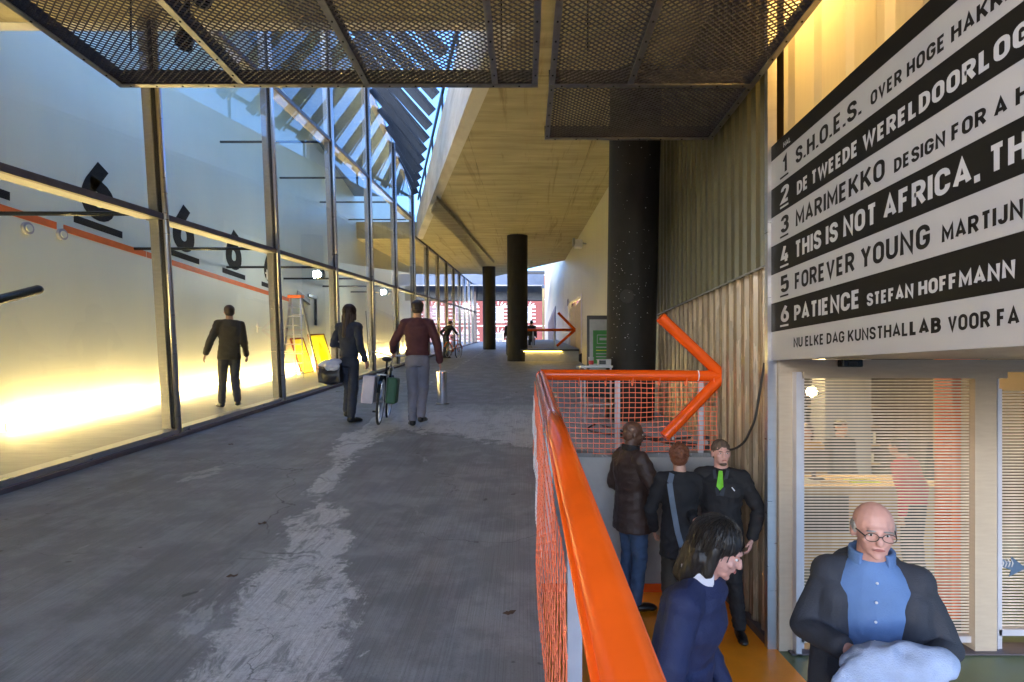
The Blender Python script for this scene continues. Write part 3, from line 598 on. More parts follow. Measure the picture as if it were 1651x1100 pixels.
g('.', .17, [(.5, -.09), (.5, .09)]); g(',', .17, [(.6, .1), (.3, -.22)]); g(' ', .28)
g('1', .40, [(0, .72), (.85, 1.0), (.85, -.08)]); g('2', .56, [(0, .76), (0, 1, .28), (1, 1, .28), (1, .62, .2), (0, 0), (1.05, 0)]); g('3', .56, [(0, .8), (0, 1, .26), (.95, 1, .26), (.95, .53, .22), (.35, .53)], [(.35, .53), (1, .53, .24), (1, 0, .28), (0, 0, .28), (0, .22)])
g('4', .60, [(.5, 1.05), (0, .22), (1.08, .22)], [(.72, .5), (.72, -.08)]); g('5', .56, [(.95, 1), (0, 1), (0, .56), (.6, .6, .1), (1, .58, .26), (1, 0, .28), (0, 0, .28), (0, .2)])
g('6', .58, [(.72, 1.04), (.05, .5, .12), (0, .3), (0, 0, .28), (1, 0, .28), (1, .6, .28), (.12, .6)])
def round_path(pts, sx, sy, t):
    P = [Vector((t/2+q[0]*sx, t/2+q[1]*sy)) for q in pts]; out = [P[0]]
    for i in range(1, len(P)-1):
        r = pts[i][2] if len(pts[i]) > 2 else 0
        if not r: out.append(P[i]); continue
        a, c = P[i-1]-P[i], P[i+1]-P[i]; ra = min(r, a.length*.5 if len(pts[i-1]) > 2 else a.length); rc = min(r, c.length*.5 if len(pts[i+1]) > 2 else c.length); rr = min(ra, rc)
        p0 = P[i]+a.normalized()*rr; p2 = P[i]+c.normalized()*rr
        for k in range(6):
            u = k/5; w = .75; den = (1-u)**2+2*w*u*(1-u)+u*u; out.append((p0*(1-u)**2+P[i]*2*w*u*(1-u)+p2*u*u)/den)
    out.append(P[-1]); q = [out[0]]
    for p in out[1:]:
        if (p-q[-1]).length > 1e-4: q.append(p)
    return q
def stroke_quads(P, t):
    n = len(P); cl = (P[0]-P[-1]).length < 1e-3; L_, R_ = [], []
    for i in range(n):
        if cl and i in (0, n-1): d0 = (P[-1]-P[-2]).normalized(); d1 = (P[1]-P[0]).normalized()
        else:
            d0 = (P[i]-P[i-1]).normalized() if i else (P[1]-P[0]).normalized(); d1 = (P[i+1]-P[i]).normalized() if i < n-1 else d0
        n0 = Vector((-d0.y, d0.x)); n1 = Vector((-d1.y, d1.x)); m = n0+n1
        m = n1 if m.length < 1e-3 else m.normalized(); k = min(2.2, 1/max(.3, m.dot(n1)))
        L_.append(P[i]+m*t/2*k); R_.append(P[i]-m*t/2*k)
    return L_, R_
def text_mesh(txt, h, width=None, t=.165, sp=.10, lift=.0006):
    """letters in the x-z plane facing -y locally, raised a hair; returns a MB and its length"""
    x = 0; items = []
    for ci, ch in enumerate(txt):
        w, paths = G[ch]
        for p in paths: items.append((x, w, p, ci))
        x += w+(sp if ch != ' ' else 0)
    x -= sp; sxx = (width/(x*h)) if width else 1.; bs = {}; li = 0
    for (ox, w, p, ci) in items:
        b = bs.setdefault(ci, MB())
        P = round_path(p, w-t, 1-t, t); P = [Vector((ox+q.x, q.y)) for q in P]; Lq, Rq = stroke_quads(P, t); li = (li+1) % 3; d = -lift*(1+li*.5)
        vs = [(q.x*h*sxx, d, q.y*h) for q in Lq]+[(q.x*h*sxx, d, q.y*h) for q in Rq]; n = len(P)
        b.add(vs, [(i, i+1, n+i+1, n+i) for i in range(n-1)])
    return list(bs.values())
# ------------------------------------------------------------ programme board (plane X = 2.2, reads towards the camera)
SX = 2.175; SY0, SY1 = 4.68, 1.9; SZ0 = 1.42+.128; RP = .2505
t = thing('programme_board', 'big black and white striped programme board listing halls 1 to 6 over the entrance', 'sign board', (SX, SY0, SZ0))
part('panel', MB().box(SX, SX+.035, SY1, SY0, SZ0, SZ0+7.53*RP), 'grey', t)
rows = [('white', 0, 1), ('black', 1, 2), ('white', 2, 3), ('black', 3, 4), ('white', 4, 5), ('black', 5, 6), ('white', 6, 7), ('black', 7, 7.53)]
for m_, a, c in rows: part('stripe', MB().box(SX-.004, SX-.0005, SY1, SY0, SZ0+a*RP+.0005, SZ0+c*RP-.0005), m_, t)
def ylet(u): return SX*850/(u-847)
def put_text(txt, u0, u1, h, row, m_, base=.058, t_=.165):
    y0, y1 = ylet(u0), ylet(u1); 
    for mb in text_mesh(txt, h, y0-y1, t_):            # local x runs towards -Y, local -y (the face) towards -X
        mb.v = [(SX-.0045+v[1], y0-v[0], SZ0+row*RP+base+v[2]) for v in mb.v]; part('letter', mb, m_, t)
LB, LW = 'letter_black', 'letter_white'
for txt, u0, u1, h, row, m_, tt in (
    ('NU ELKE DAG KUNSTHAL', 1280.6, 1466, .079, 0, LB, .18), ('LAB', 1468, 1519, .082, 0, LB, .23), ('VOOR FA', 1530, 1646, .080, 0, LB, .20),
    ('PATIENCE', 1281.5, 1388, .124, 1, LW, .20), ('STEFAN HOFFMANN', 1399, 1639, .080, 1, LW, .21),
    ('FOREVER YOUNG', 1282.5, 1501, .133, 2, LB, .19), ('MARTIJN', 1520, 1652, .088, 2, LB, .20),
    ('THIS IS NOT AFRICA,', 1283, 1581, .137, 3, LW, .20), ('TH', 1596, 1660, .130, 3, LW, .20),
    ('MARIMEKKO', 1284, 1428, .130, 4, LB, .185), ('DESIGN FOR A H', 1443, 1662, .082, 4, LB, .205),
    ('DE TWEEDE WERELDOORLOG', 1286, 1664, .104, 5, LW, .21),
    ('S.H.O.E.S.', 1284, 1390, .128, 6, LB, .19), ('OVER HOGE HAKKEN', 1405, 1667, .086, 6, LB, .20)):
    put_text(txt, u0, u1, h, row, m_, .058 if row else .095, tt)
for i in range(6):
    m_ = LB if i % 2 == 0 else LW; rw = 6-i
    put_text(str(i+1), 1260 if i else 1262.5, 1273 if i else 1270.5, .142, rw, m_, .066, .19)
    part('underline', MB().box(SX-.0065, SX-.0045, ylet(1272), ylet(1259), SZ0+rw*RP+.030, SZ0+rw*RP+.045), m_, t)
put_text('HAL', 1264, 1275.5, .043, 7, LW, .03, .17)

# ------------------------------------------------------------ figures and fittings on the gallery wall
WF = -7.1
def ywall(u): return WF*850/(u-847)
for (u, z, l) in ((-46, 3.96, 'black underlined figure 6 on the gallery wall, nearest, cut by the photo edge'), (160, 3.965, 'largest black underlined figure 6 fully in view on the gallery wall'), (297, 3.965, 'black underlined figure 6 on the gallery wall, just right of the first big mullion'), (377.5, 3.965, 'black underlined figure 6 on the gallery wall above the walking man'), (436, 3.965, 'black underlined figure 6 on the gallery wall, half hidden by the second mullion')):
    y = ywall(u); t = thing('painted_figure', l, 'figure', (WF, y, z), group='figure 6 repeated along the gallery wall')
    mb = text_mesh('6', 1.0, .70, .215)[0]; mb.v = [(WF+.003-v[1]*3, y-.37+v[0], z+.02+v[2]) for v in mb.v]; part('digit', mb, 'black', t)
    part('underline', MB().box(WF+.001, WF+.005, y-.5, y+.5, z-.14, z-.02), 'black', t)
    part('paper_backing', MB().box(WF+.0005, WF+.002, y-.45, y+.45, z+.1, z+1.13), 'wall', t)
t = thing('orange_tape_line', 'level orange tape band in several lengths along the gallery wall', 'tape', (WF, 8, 3.68))
y = 4.0
for c, gap in ((7.98, .12), (9.86, .02), (12.2, .01), (14.0, .01), (15.8, 0)):
    part('tape', MB().box(WF+.001, WF+.007, y, c, 3.625, 3.735), 'orange_col', t); y = c+gap
for (u, v, l) in ((42, 368, 'white disc fitting on the gallery wall below the orange tape'), (98, 378, 'larger white disc fitting at the gap in the orange tape')):
    y = ywall(u); z = 1.42+(605-v)/850*y; t = thing('wall_disc', l, 'wall fitting', (WF, y, z)); part('rim', MB().cyl((WF, y, z), (WF+.04, y, z), .085, 24), 'white', t); part('cap', MB().cyl((WF+.04, y, z), (WF+.055, y, z), .05, 24), 'wall', t)
for (u, v, l) in ((415, 527, 'tiny cross-shaped hook low on the gallery wall'), (430, 442, 'small pale fitting on the gallery wall near the second mullion')):
    y = ywall(u); z = 1.42+(605-v)/850*y; t = thing('wall_hook', l, 'hook', (WF, y, z)); part('plate', MB().box(WF, WF+.02, y-.03, y+.03, z-.15, z+.12), 'paper', t); part('bar', MB().box(WF+.02, WF+.05, y-.12, y+.12, z-.01, z+.03), 'paper', t)
y = 17.3; t = thing('l_shaped_bracket', 'thin dark bracket bent like an upside-down L on the gallery wall behind the ladder', 'bracket', (WF, y, 3)); part('upright', MB().box(WF, WF+.04, y+.45, y+.57, 3.1, 4.07), 'tube', t); part('arm', MB().box(WF, WF+.04, y-.1, y+.45, 3.98, 4.07), 'tube', t)
t = thing('wall_plaque', 'dark tilted bar on the gallery wall above the ladder', 'plaque', (WF, y-.5, 3.8)); part('plate', MB().bar((WF+.03, y-.95, 3.95), (WF+.03, y-.05, 3.80), .04, .2), 'fin', t); part('edge', MB().bar((WF+.055, y-.95, 3.88), (WF+.055, y-.05, 3.73), .01, .04), 'rubber', t)
t = thing('hanging_black_tube', 'thick black tube with rounded end slanting up at the left edge of the gallery', 'tube', (-6, 6.5, 2.2))
part('pipe', MB().cap((-6.55, 5.35, 1.87), .055, (-5.98, 6.47, 2.47), .055, 20), 'tube', t, smooth=True)
for k in (0, 1): q = Vector((-6.5, 5.45, 1.92)).lerp(Vector((-6.0, 6.43, 2.45)), .25+.5*k); part('clip', MB().bar(q, q+Vector((-1.1+q.x*0+0, 0, .15))*.0+Vector((WF-q.x, 0, .1)), .012, .012), 'galv', t)
for (x, s_, h, l) in ((-5.6, 14.4, 2.82, 'bright round spotlight hanging under a bracing rod, nearer one'), (-5.6, 21.0, 2.78, 'bright round spotlight hanging under a bracing rod, farther one')):
    t = thing('gallery_spotlight', l, 'spotlight', (x, s_, h), True, group='lit spotlights in the gallery'); 
    part('housing', MB().cyl((x, s_, h-.02), (x+.22, s_+.02, h-.0), .11, 18), 'tube', t, smooth=False); part('lens', MB().cyl((x-.01, s_, h-.02), (x-.035, s_, h-.02), .10, 18), 'lamp_spot', t); part('yoke', MB().bar((x+.1, s_, h), (x+.1, s_, h+.25), .03, .03), 'galv', t)
    part('lens', MB().cyl((x+.1, s_-.115, h-.02), (x+.1, s_-.13, h-.02), .09, 18), 'lamp_spot', t)
# ladder and leaning canvases
def rt(x, s, h): return (x, s, h)
t = thing('step_ladder', 'tall aluminium step ladder with orange top standing against the gallery wall', 'ladder', (-6.5, 14.9, 0), True)
for sx in (-.28, .28):
    part('stile', MB().bar((-6.45+sx*1.1, 14.65, 0), (-6.45+sx*.5, 15.05, 2.22), .03, .07), 'alu', t); part('rear_leg', MB().bar((-6.45+sx*1.15, 15.65, 0), (-6.45+sx*.5, 15.12, 2.2), .03, .05), 'alu', t)
for k in range(8): q = (k+.6)/8.6; part('tread', MB().box(-6.45-.28*(1.1-.6*q), -6.45+.28*(1.1-.6*q), 14.60+.4*q, 14.72+.4*q, 2.22*q-.012, 2.22*q+.012), 'alu', t)
part('top_cap', MB().box(-6.64, -6.26, 14.98, 15.2, 2.22, 2.30), 'orange_col', t); part('tray', MB().box(-6.62, -6.28, 15.2, 15.4, 1.75, 1.78), 'alu', t)
for (s0, s1, hh, m_, l) in ((16.0, 16.85, 1.05, 'yellow', 'orange-yellow canvas leaning on the gallery wall behind the ladder'), (17.3, 18.6, 1.15, 'yellow_green', 'lime and yellow canvas with red frame leaning on the gallery wall beside the ladder')):
    x0 = -6.75; t = thing('leaning_canvas', l, 'canvas', (x0, s0, 0), True)
    f = lambda s, h, d=0: (x0-.3*h/hh+d, s, h)
    part('picture', MB().add([f(s0, .02, .012), f(s1, .02, .012), f(s1, hh, .012), f(s0, hh, .012)], [(0, 1, 2, 3)]), m_, t)
    for p, q in ((f(s0, 0), f(s1, 0)), (f(s0, hh), f(s1, hh)), (f(s0, 0), f(s0, hh)), (f(s1, 0), f(s1, hh))): part('frame', MB().bar(p, q, .05, .05, (1, 0, 0)), 'redbrown', t)
    if m_ == 'yellow_green': part('painted_arch', MB().prism([(s0+.35, .05), (s1-.25, .05), (s1-.22, .5), (s1-.4, .8), (s0+.65, .88), (s0+.42, .6)], .0, .004, lambda a, h, d: (x0-.3*h/hh+.014+d, a, h)), 'yellow', t)
t = thing('leaning_pole', 'thin pole leaning against the gallery wall beyond the canvases', 'pole', (-6.2, 21, 0), True); part('shaft', MB().cyl((-6.2, 21, 0), (-7.05, 23.6, 2.1), .02, 8), 'tube', t); part('tip', MB().cyl((-6.2, 21, 0), (-6.22, 21.06, .06), .03, 8), 'rubber', t)

# ------------------------------------------------------------ orange railings
RXX = .172
def rl(y): return 1.42-.49*(5.95-y)/5.1        # height of the sloping rail axis
t = thing('orange_railing', 'glossy orange tube railing running down towards the camera along the ramp edge', 'railing', (RXX, 5.9, .55))
part('top_tube', MB().cap((RXX, .3, rl(.3)), .050, (RXX, 5.93, rl(5.93)-.0), .056, 40), 'orange', t, smooth=True)
part('lower_tube', MB().cyl((RXX-.045, .3, rl(.3)-.052), (RXX-.04, 5.9, rl(5.9)-.05), .014, 14), 'orange', t, smooth=True)
for y in (1.85, 3.85, 5.8):
    if y > 5: part('saddle_clamp', MB().cyl((RXX, y-.03, rl(y-.03)), (RXX, y+.03, rl(y+.03)), .0572 if y > 4 else .0545, 32), 'orange', t)
    p_ = part('post', MB().box(RXX-.025, RXX+.025, y-.02, y+.02, y*.0918-.26, rl(y)-.05), 'post', t); part('bolt', MB().cyl((RXX+.025, y, y*.0918-.1), (RXX+.04, y, y*.0918-.1), .012, 8), 'chrome', p_)
t = thing('orange_arrow_railing', 'orange tube railing across the head of the stair pit ending in a large arrowhead', 'railing', (1.2, 5.95, .55))
tip = Vector((2.22, 5.93, 1.41))
part('shaft', MB().cyl((RXX-.0, 5.93, 1.425), tip, .062, 36), 'orange', t, smooth=True)
part('arrow_arm', MB().cyl(tip, (1.50, 5.86, 2.065), .062, 36), 'orange', t); part('arrow_arm', MB().cyl(tip, (1.545, 5.86, .735), .062, 36), 'orange', t)
for o in t.children[1:]: smooth_by_angle(o)
part('tip_collar', MB().ell(tip, (.064, .064, .064)), 'orange', t, smooth=True)
part('white_band', MB().cyl((1.93, 5.93, 1.4135), (1.94, 5.93, 1.4133), .0635, 36), 'white_plastic', t)
for x in (1.04, 1.98): p_ = part('post', MB().box(x-.028, x+.028, 5.94, 5.98, .40, 1.37), 'post', t); part('foot_plate', MB().box(x-.05, x+.05, 5.9, 6.02, .50, .51) if False else MB().box(x-.04, x+.04, 5.985, 6.0, .42, .54), 'galv', p_)
t = thing('far_arrow_railing', 'small distant orange arrow railing on the raised platform', 'railing', (1, 22.5, .5), True)
part('shaft', MB().cyl((-.4, 22.5, 1.28), (2.08, 22.5, 1.28), .055, 16), 'orange', t, smooth=True); part('arrow_arm', MB().cyl((2.1, 22.5, 1.28), (1.38, 22.5, 2.0), .058, 16), 'orange', t, smooth=True); part('arrow_arm', MB().cyl((2.1, 22.5, 1.28), (1.33, 22.5, .6), .058, 16), 'orange', t, smooth=True)
part('post', MB().box(.3, .36, 22.48, 22.52, .5, 1.25), 'post', t); part('post', MB().box(1.2, 1.26, 22.48, 22.52, .5, 1.25), 'post', t)
# safety nets
def net(f, nu, nv, wu, wv, th, sag):
    """f(u,v)->point on the net; strands with thick knots"""
    b = MB(); pt = [[Vector(f(i/nu, j/nv))+Vector((noise.noise((i*.21, j*.3, 1)), noise.noise((i*.21, j*.3, 7)), noise.noise((i*.3, j*.21, 4))))*sag for j in range(nv+1)] for i in range(nu+1)]
    nrm = (Vector(f(1, 0))-Vector(f(0, 0))).cross(Vector(f(0, 1))-Vector(f(0, 0))).normalized()
    for i in range(nu+1):
        for j in range(nv+1):
            if i < nu: b.bar(pt[i][j], pt[i+1][j], th, wu, nrm.cross(pt[i+1][j]-pt[i][j]))
            if j < nv: b.bar(pt[i][j], pt[i][j+1], wv, th, nrm)
            q = pt[i][j]; e1 = (pt[min(i+1, nu)][j]-pt[max(i-1, 0)][j]).normalized(); e2 = nrm.cross(e1); k = .0085
            b.add([q-e1*k+nrm*.003, q-e2*k+nrm*.003, q+e1*k+nrm*.003, q+e2*k+nrm*.003, q-e1*k-nrm*.003, q-e2*k-nrm*.003, q+e1*k-nrm*.003, q+e2*k-nrm*.003], [(0,1,2,3),(7,6,5,4),(0,4,5,1),(1,5,6,2),(2,6,7,3),(3,7,4,0)])
    return b
t = thing('safety_net', 'orange plastic safety net stretched below the arrow railing across the pit head', 'safety net', (1.2, 5.95, .6))
part('mesh', net(lambda u, v: (.17+u*1.98, 5.915+.02*math.sin(u*9), 1.39-v*(.83+.02*math.sin(u*5))), 30, 15, .008, .0055, .003, .008), 'net', t, kind='stuff')
for k in range(7): x = .3+k*.3; part('cable_tie', MB().cyl((x, 5.93, 1.36), (x+.004, 5.93, 1.36), .066, 14), 'net', t)
t = thing('safety_net', 'orange plastic safety net hanging under the sloping railing along the ramp edge', 'safety net', (.12, 4, .5))
part('mesh', net(lambda u, v: (.105+.035*v*math.sin(u*7)-.02*v, 5.88-u*4.5, (rl(5.88-u*4.5)-.07)*(1-v)+((5.88-u*4.5)*.0918+.0-(.20 if u > .35 else .05))*v), 50, 13, .008, .0055, .003, .008), 'net', t, kind='stuff')
part('white_lacing', net(lambda u, v: (.085+.012*math.sin(u*21), 5.6-u*2.4, (5.6-u*2.4)*.0918+.52-.5*u+v*.16), 60, 3, .004, .004, .002, .012), 'white_plastic', t, kind='stuff')

# ------------------------------------------------------------ things by the black column
t = thing('poster_stand', 'dark framed poster board with green notice, half hidden by the thick black column', 'poster board', (1.2, 11, 1))
X0, X1, PY, PZ0 = 1.24, 1.92, 10.6, 1.2
part('frame', MB().box(X0, X1, PY, PY+.06, PZ0, 2.62), 'poster_frame', t, bevel=.008); part('mount', MB().box(X0+.05, X1-.05, PY-.004, PY-.001, PZ0+.05, 2.54), 'grey', t); part('poster', MB().box(X0+.12, X1-.12, PY-.009, PY-.005, 1.65, 2.32), 'poster_green', t)
for x0, x1, z, h in ((.20, .44, 2.22, .012), (.20, .21, 2.06, .17), (.20, .44, 2.05, .012), (.43, .44, 2.06, .17), (.25, .40, 2.12, .05), (.18, .44, 1.97, .02), (.18, .44, 1.84, .02), (.18, .44, 1.78, .02), (.18, .38, 1.72, .02)): part('print_mark', MB().box(X0+x0, X0+x1, PY-.012, PY-.0095, z, z+h), 'white', t)
part('rule', MB().box(X0+.18, X0+.44, PY-.012, PY-.0095, 1.91, 1.925), 'yellow', t)
for x in (X0+.1, X1-.1): part('foot', MB().box(x-.03, x+.03, PY-.25, PY+.3, .98, 1.02), 'poster_frame', t); part('leg', MB().box(x-.02, x+.02, PY+.01, PY+.05, 1.0, PZ0), 'poster_frame', t)
t = thing('equipment_trolley', 'small grey trolley with black case behind the net, left of the thick column', 'trolley', (.95, 8.2, .75))
part('tray', MB().box(.80, 1.28, 7.7, 8.3, 1.53, 1.56), 'grey', t); part('tray', MB().box(.86, 1.28, 7.7, 8.3, .98, 1.0), 'grey', t); part('case', MB().box(.88, 1.26, 7.75, 8.25, 1.10, 1.48), 'tube', t, bevel=.02)
for x in (.87, 1.25):
    for y in (7.72, 8.28): part('leg', MB().box(x-.012, x+.012, y-.012, y+.012, y*.0918+.01, 1.53), 'galv', t)
t = thing('paper_cup', 'white paper cup with red print on the small trolley', 'cup', (.98, 7.85, 1.56)); part('cup', MB().cyl((.98, 7.85, 1.56), (.98, 7.85, 1.69), .032, 18, .042), 'white', t); part('print', MB().cyl((.98, 7.85, 1.58), (.98, 7.85, 1.635), .0345, 18, .0392), 'red_cup', t)
t = thing('desk_speaker', 'small white boxed device on the trolley beside the cup', 'device', (1.15, 7.9, 1.56)); part('housing', MB().box(1.09, 1.28, 7.85, 8.0, 1.56, 1.66), 'white', t, bevel=.01); part('front', MB().box(1.10, 1.2, 7.845, 7.849, 1.58, 1.64), 'tube', t)
def wire(label, pts, r=.009, m_='rubber', name='cable'):
    P = [Vector(p) for p in pts]; out = []
    for i in range(len(P)-1):
        p0, p1, p2, p3 = P[max(i-1, 0)], P[i], P[i+1], P[min(i+2, len(P)-1)]
        for k in range(8):
            u = k/8; out.append(.5*((2*p1)+(-p0+p2)*u+(2*p0-5*p1+4*p2-p3)*u*u+(-p0+3*p1-3*p2+p3)*u**3))
    out.append(P[-1]); return solo(name, MB().tube(out, r, 8), m_, label, 'cable', smooth=True)
wire('black cable looping down the ribbed wall beside the entrance', [(2.15, 4.74, 1.53), (2.13, 4.78, 1.3), (2.11, 4.83, 1.05), (2.12, 4.95, .92), (2.13, 5.15, .76), (2.12, 5.4, .66), (2.1, 5.7, .62)], .011)
zr = lambda y: y*.0918+.012
for l, pts in (('black cable lying in loops on the ramp behind the net', [(1.0, 7.6), (.85, 7.2), (1.1, 6.9), (1.5, 6.8), (1.8, 6.5), (2.05, 6.3)]), ('second black cable crossing the ramp towards the ribbed wall', [(1.1, 7.5), (1.3, 7.1), (1.2, 6.7), (1.7, 6.6), (2.1, 6.7)]), ('thin black cable nearest the net', [(1.4, 7.3), (1.5, 6.7), (1.75, 6.35), (2.0, 6.2)])):
    wire(l, [(x, y, zr(y)) for x, y in pts], .012)
t = thing('power_box', 'small black power box hanging at the right end of the net', 'power box', (2.05, 5.98, .6)); part('housing', MB().box(2.0, 2.1, 6.0, 6.1, .57, .72), 'rubber', t, bevel=.01); part('socket', MB().cyl((2.05, 5.99, .65), (2.05, 6.0, .65), .03, 12), 'grey', t)
t = thing('blue_plug', 'blue plug among the cables behind the net', 'plug', (1.72, 6.5, .61)); part('body', MB().cyl((1.68, 6.5, .635), (1.8, 6.52, .635), .028, 12), 'frame_blue', t); part('cap', MB().cyl((1.8, 6.52, .635), (1.83, 6.525, .635), .034, 12), 'white_plastic', t)
# steel bollard on the ramp
t = thing('steel_bollard', 'short shiny steel tube bollard standing on the ramp right of the man in maroon', 'bollard', (-1.53, 9.75, 0), True); part('tube', MB().cyl((-1.53, 9.75, 0), (-1.53, 9.75, .58), .095, 32), 'chrome', t, smooth=False); smooth_by_angle(t.children[0]); part('cap', MB().cyl((-1.53, 9.75, .58), (-1.53, 9.75, .60), .10, 32), 'chrome', t); part('base_ring', MB().cyl((-1.53, 9.75, 0), (-1.53, 9.75, .02), .12, 32), 'galv', t)
# leaf litter
for i, (u, v, l) in enumerate(((520, 628, 'scrap of dead leaf against the glass wall kerb, leftmost'), (545, 632, 'dead twig on the ramp behind the woman'), (575, 640, 'dead leaf on the ramp between the woman and the bicycle'), (372, 717, 'tiny leaf fragment on the ramp near the kerb'), (423, 845, 'small brown leaf fragment left of the pale strip'), (822, 990, 'small brown leaf fragment near the net'), (375, 930, 'curled leaf fragment low on the ramp, left of the pale strip'))):
    k = 1.42*ca/((v-605)/850*ca+sa); y = k; x = (u-847)/850*k; z = y*.0918; b = MB(); n_ = 9; sz = .028+.02*(i < 3)
    ring = [(x+sz*(1+.5*math.sin(i+3*a))*math.cos(a*2*math.pi/n_), y+sz*.8*(1+.4*math.cos(i*2+2*a))*math.sin(a*2*math.pi/n_), z+.006+.007*math.sin(a*2.1+i)) for a in range(n_)]
    b.add(ring+[(x, y, z+.004)], [(a, (a+1) % n_, n_) for a in range(n_)]); solo('dead_leaf', b, 'leaf', l, 'leaf', loc=(x, y, z))

# ------------------------------------------------------------ far end: bridge beam, brick facade
t = thing('bridge_beam', 'blue-grey steel beam of the building across the end of the passage', 'beam', (-4, 44, 9)); part('girder', MB().box(-14, 1.55, 44, 44.6, 8.95, 9.85), 'beam', t); part('pale_edge', MB().box(-14, 1.55, 43.9, 44.0, 8.85, 8.94), 'white', t); part('soffit_band', MB().box(-14, 1.5, 46, 46.5, 7.95, 9.6), 'beam_dark', t)  # pale strip along the lower edge of the girder
t = thing('yellow_post', 'slim yellow post at the right end of the far opening', 'post', (1.5, 43.7, 5)); part('shaft', MB().box(1.40, 1.56, 43.5, 43.7, 3.9, 8.84), 'beige', t); part('cap', MB().box(1.36, 1.6, 43.45, 43.75, 8.60, 8.84), 'beam', t)
FY = 74.
t = thing('brick_building', 'red brick town house front with white stone bands and arches across the street', 'building', (-5, FY, 4.55))
part('wall', MB().box(-40, 14, FY, FY+3, 4.5, 15.6), 'brick', t); part('roof', MB().box(-40, 14, FY-.3, FY+3, 15.6, 16), 'beam_dark', t)
bays = [-19.6+3.95*k for k in range(9)]
for bx in bays:
    for fz in (5.2, 8.9, 12.5):
        w_ = part('window', MB().box(bx-.72, bx+.72, FY-.09, FY-.02, fz, fz+2.15), 'stone', t); part('pane', MB().box(bx-.58, bx-.04, FY-.11, FY-.092, fz+.12, fz+1.25), 'winglass', w_); part('pane', MB().box(bx+.04, bx+.58, FY-.11, FY-.092, fz+.12, fz+1.25), 'winglass', w_); part('pane', MB().box(bx-.58, bx+.58, FY-.11, FY-.092, fz+1.35, fz+2.03), 'winglass', w_); part('sill', MB().box(bx-.9, bx+.9, FY-.25, FY-.01, fz-.18, fz-.02), 'stone', w_)
        for k in range(7):
            an = R(180-k*30); c, s_ = math.cos(an), math.sin(an); part('voussoir', MB().bar((bx+c*.72, FY-.05, fz+2.2+s_*.12), (bx+c*1.25, FY-.05, fz+2.25+s_*.62), .13, .17, (0, 1, 0)), 'stone', t)
    for fz in (5.0, 8.7, 12.3):
        for k in range(5):
            for sg in (-1, 1): part('quoin', MB().box(bx+sg*1.05-.25, bx+sg*1.05+.25, FY-.045, FY-.005, fz+.15+k*.5, fz+.32+k*.5), 'stone', t)
for z in (4.9, 8.25, 11.95, 15.4): part('string_course', MB().box(-21.5, 14, FY-.12, FY-.05, z, z+.16), 'stone', t)
for k in range(30): x = -21+k*.62; part('tooth', MB().box(x, x+.3, FY-.10, FY-.02, 15.05, 15.4), 'stone', t)
# ------------------------------------------------------------ bicycles
M.update(skin=mat('skin_light', (.48, .27, .20), .5, 0, .08, 25, .1, 120), skin_dark=mat('skin_dark', (.10, .05, .032), .45, 0, .1, 25, .1, 120), skin_pink=mat('skin_pink', (.56, .31, .26), .5, 0, .08, 25, .1, 120),
 lips=mat('lips', (.36, .12, .10), .5), eye_white=mat('eye_white', (.7, .7, .68), .25), iris=mat('iris', (.03, .03, .035), .2),
 hair_black=mat('hair_black', (.012, .010, .009), .45, 0, .4, 3, .6, 90, (1, 1, .15)), hair_auburn=mat('hair_auburn', (.13, .042, .018), .5, 0, .35, 20, .9, 70), hair_grey=mat('hair_grey', (.28, .27, .26), .6, 0, .25, 20, .8, 90), hair_stubble=mat('hair_stubble', (.10, .065, .045), .7, 0, .3, 60, .4, 200), hair_brown=mat('hair_brown', (.05, .028, .016), .5, 0, .4, 3, .6, 90, (1, 1, .2)),
 brown_jacket=mat('brown_waxed_cloth', (.040, .022, .018), .55, 0, .2, 6, .5, 120), black_cloth=mat('black_wool', (.010, .010, .013), .8, 0, .2, 12, .3, 200), navy=mat('navy_cloth', (.012, .020, .075), .75, 0, .2, 5, .4, 160), jeans=mat('blue_denim', (.045, .085, .17), .8, 0, .3, 9, .5, 260), dark_jeans=mat('dark_denim', (.018, .026, .05), .8, 0, .25, 9, .4, 240),
 maroon=mat('maroon_cloth', (.085, .022, .026), .75, 0, .15, 6, .3, 160), grey_cloth=mat('grey_trousers', (.17, .17, .22), .8, 0, .12, 6, .3, 180), dark_suit=mat('dark_suit', (.03, .026, .02), .8, 0, .2, 6, .3, 180), blue_shirt=mat('blue_shirt', (.10, .19, .40), .75, 0, .12, 6, .3, 160), pale_blue=mat('pale_blue_denim', (.33, .42, .62), .8, 0, .15, 8, .4, 200), charcoal=mat('charcoal_cloth', (.03, .035, .05), .8, 0, .2, 8, .3, 180), shirt_white=mat('white_shirt', (.62, .62, .68), .7), tie_green=mat('lime_green_tie', (.16, .52, .03), .4, 0, .1, 30), shoe=mat('black_leather', (.012, .011, .011), .3, 0, .2, 12), red_shirt=mat('red_shirt', (.55, .05, .07), .7, 0, .1, 8, .3, 150), bag_leather=mat('bag_leather', (.02, .018, .02), .4, 0, .2, 8), strap_blue=mat('grey_strap', (.10, .13, .18), .5), gold=mat('mustard_cloth', (.36, .20, .03), .8), green_bag=mat('green_pannier', (.03, .10, .05), .6), carton=mat('printed_carton', (.55, .50, .56), .6, 0, .12, 5))
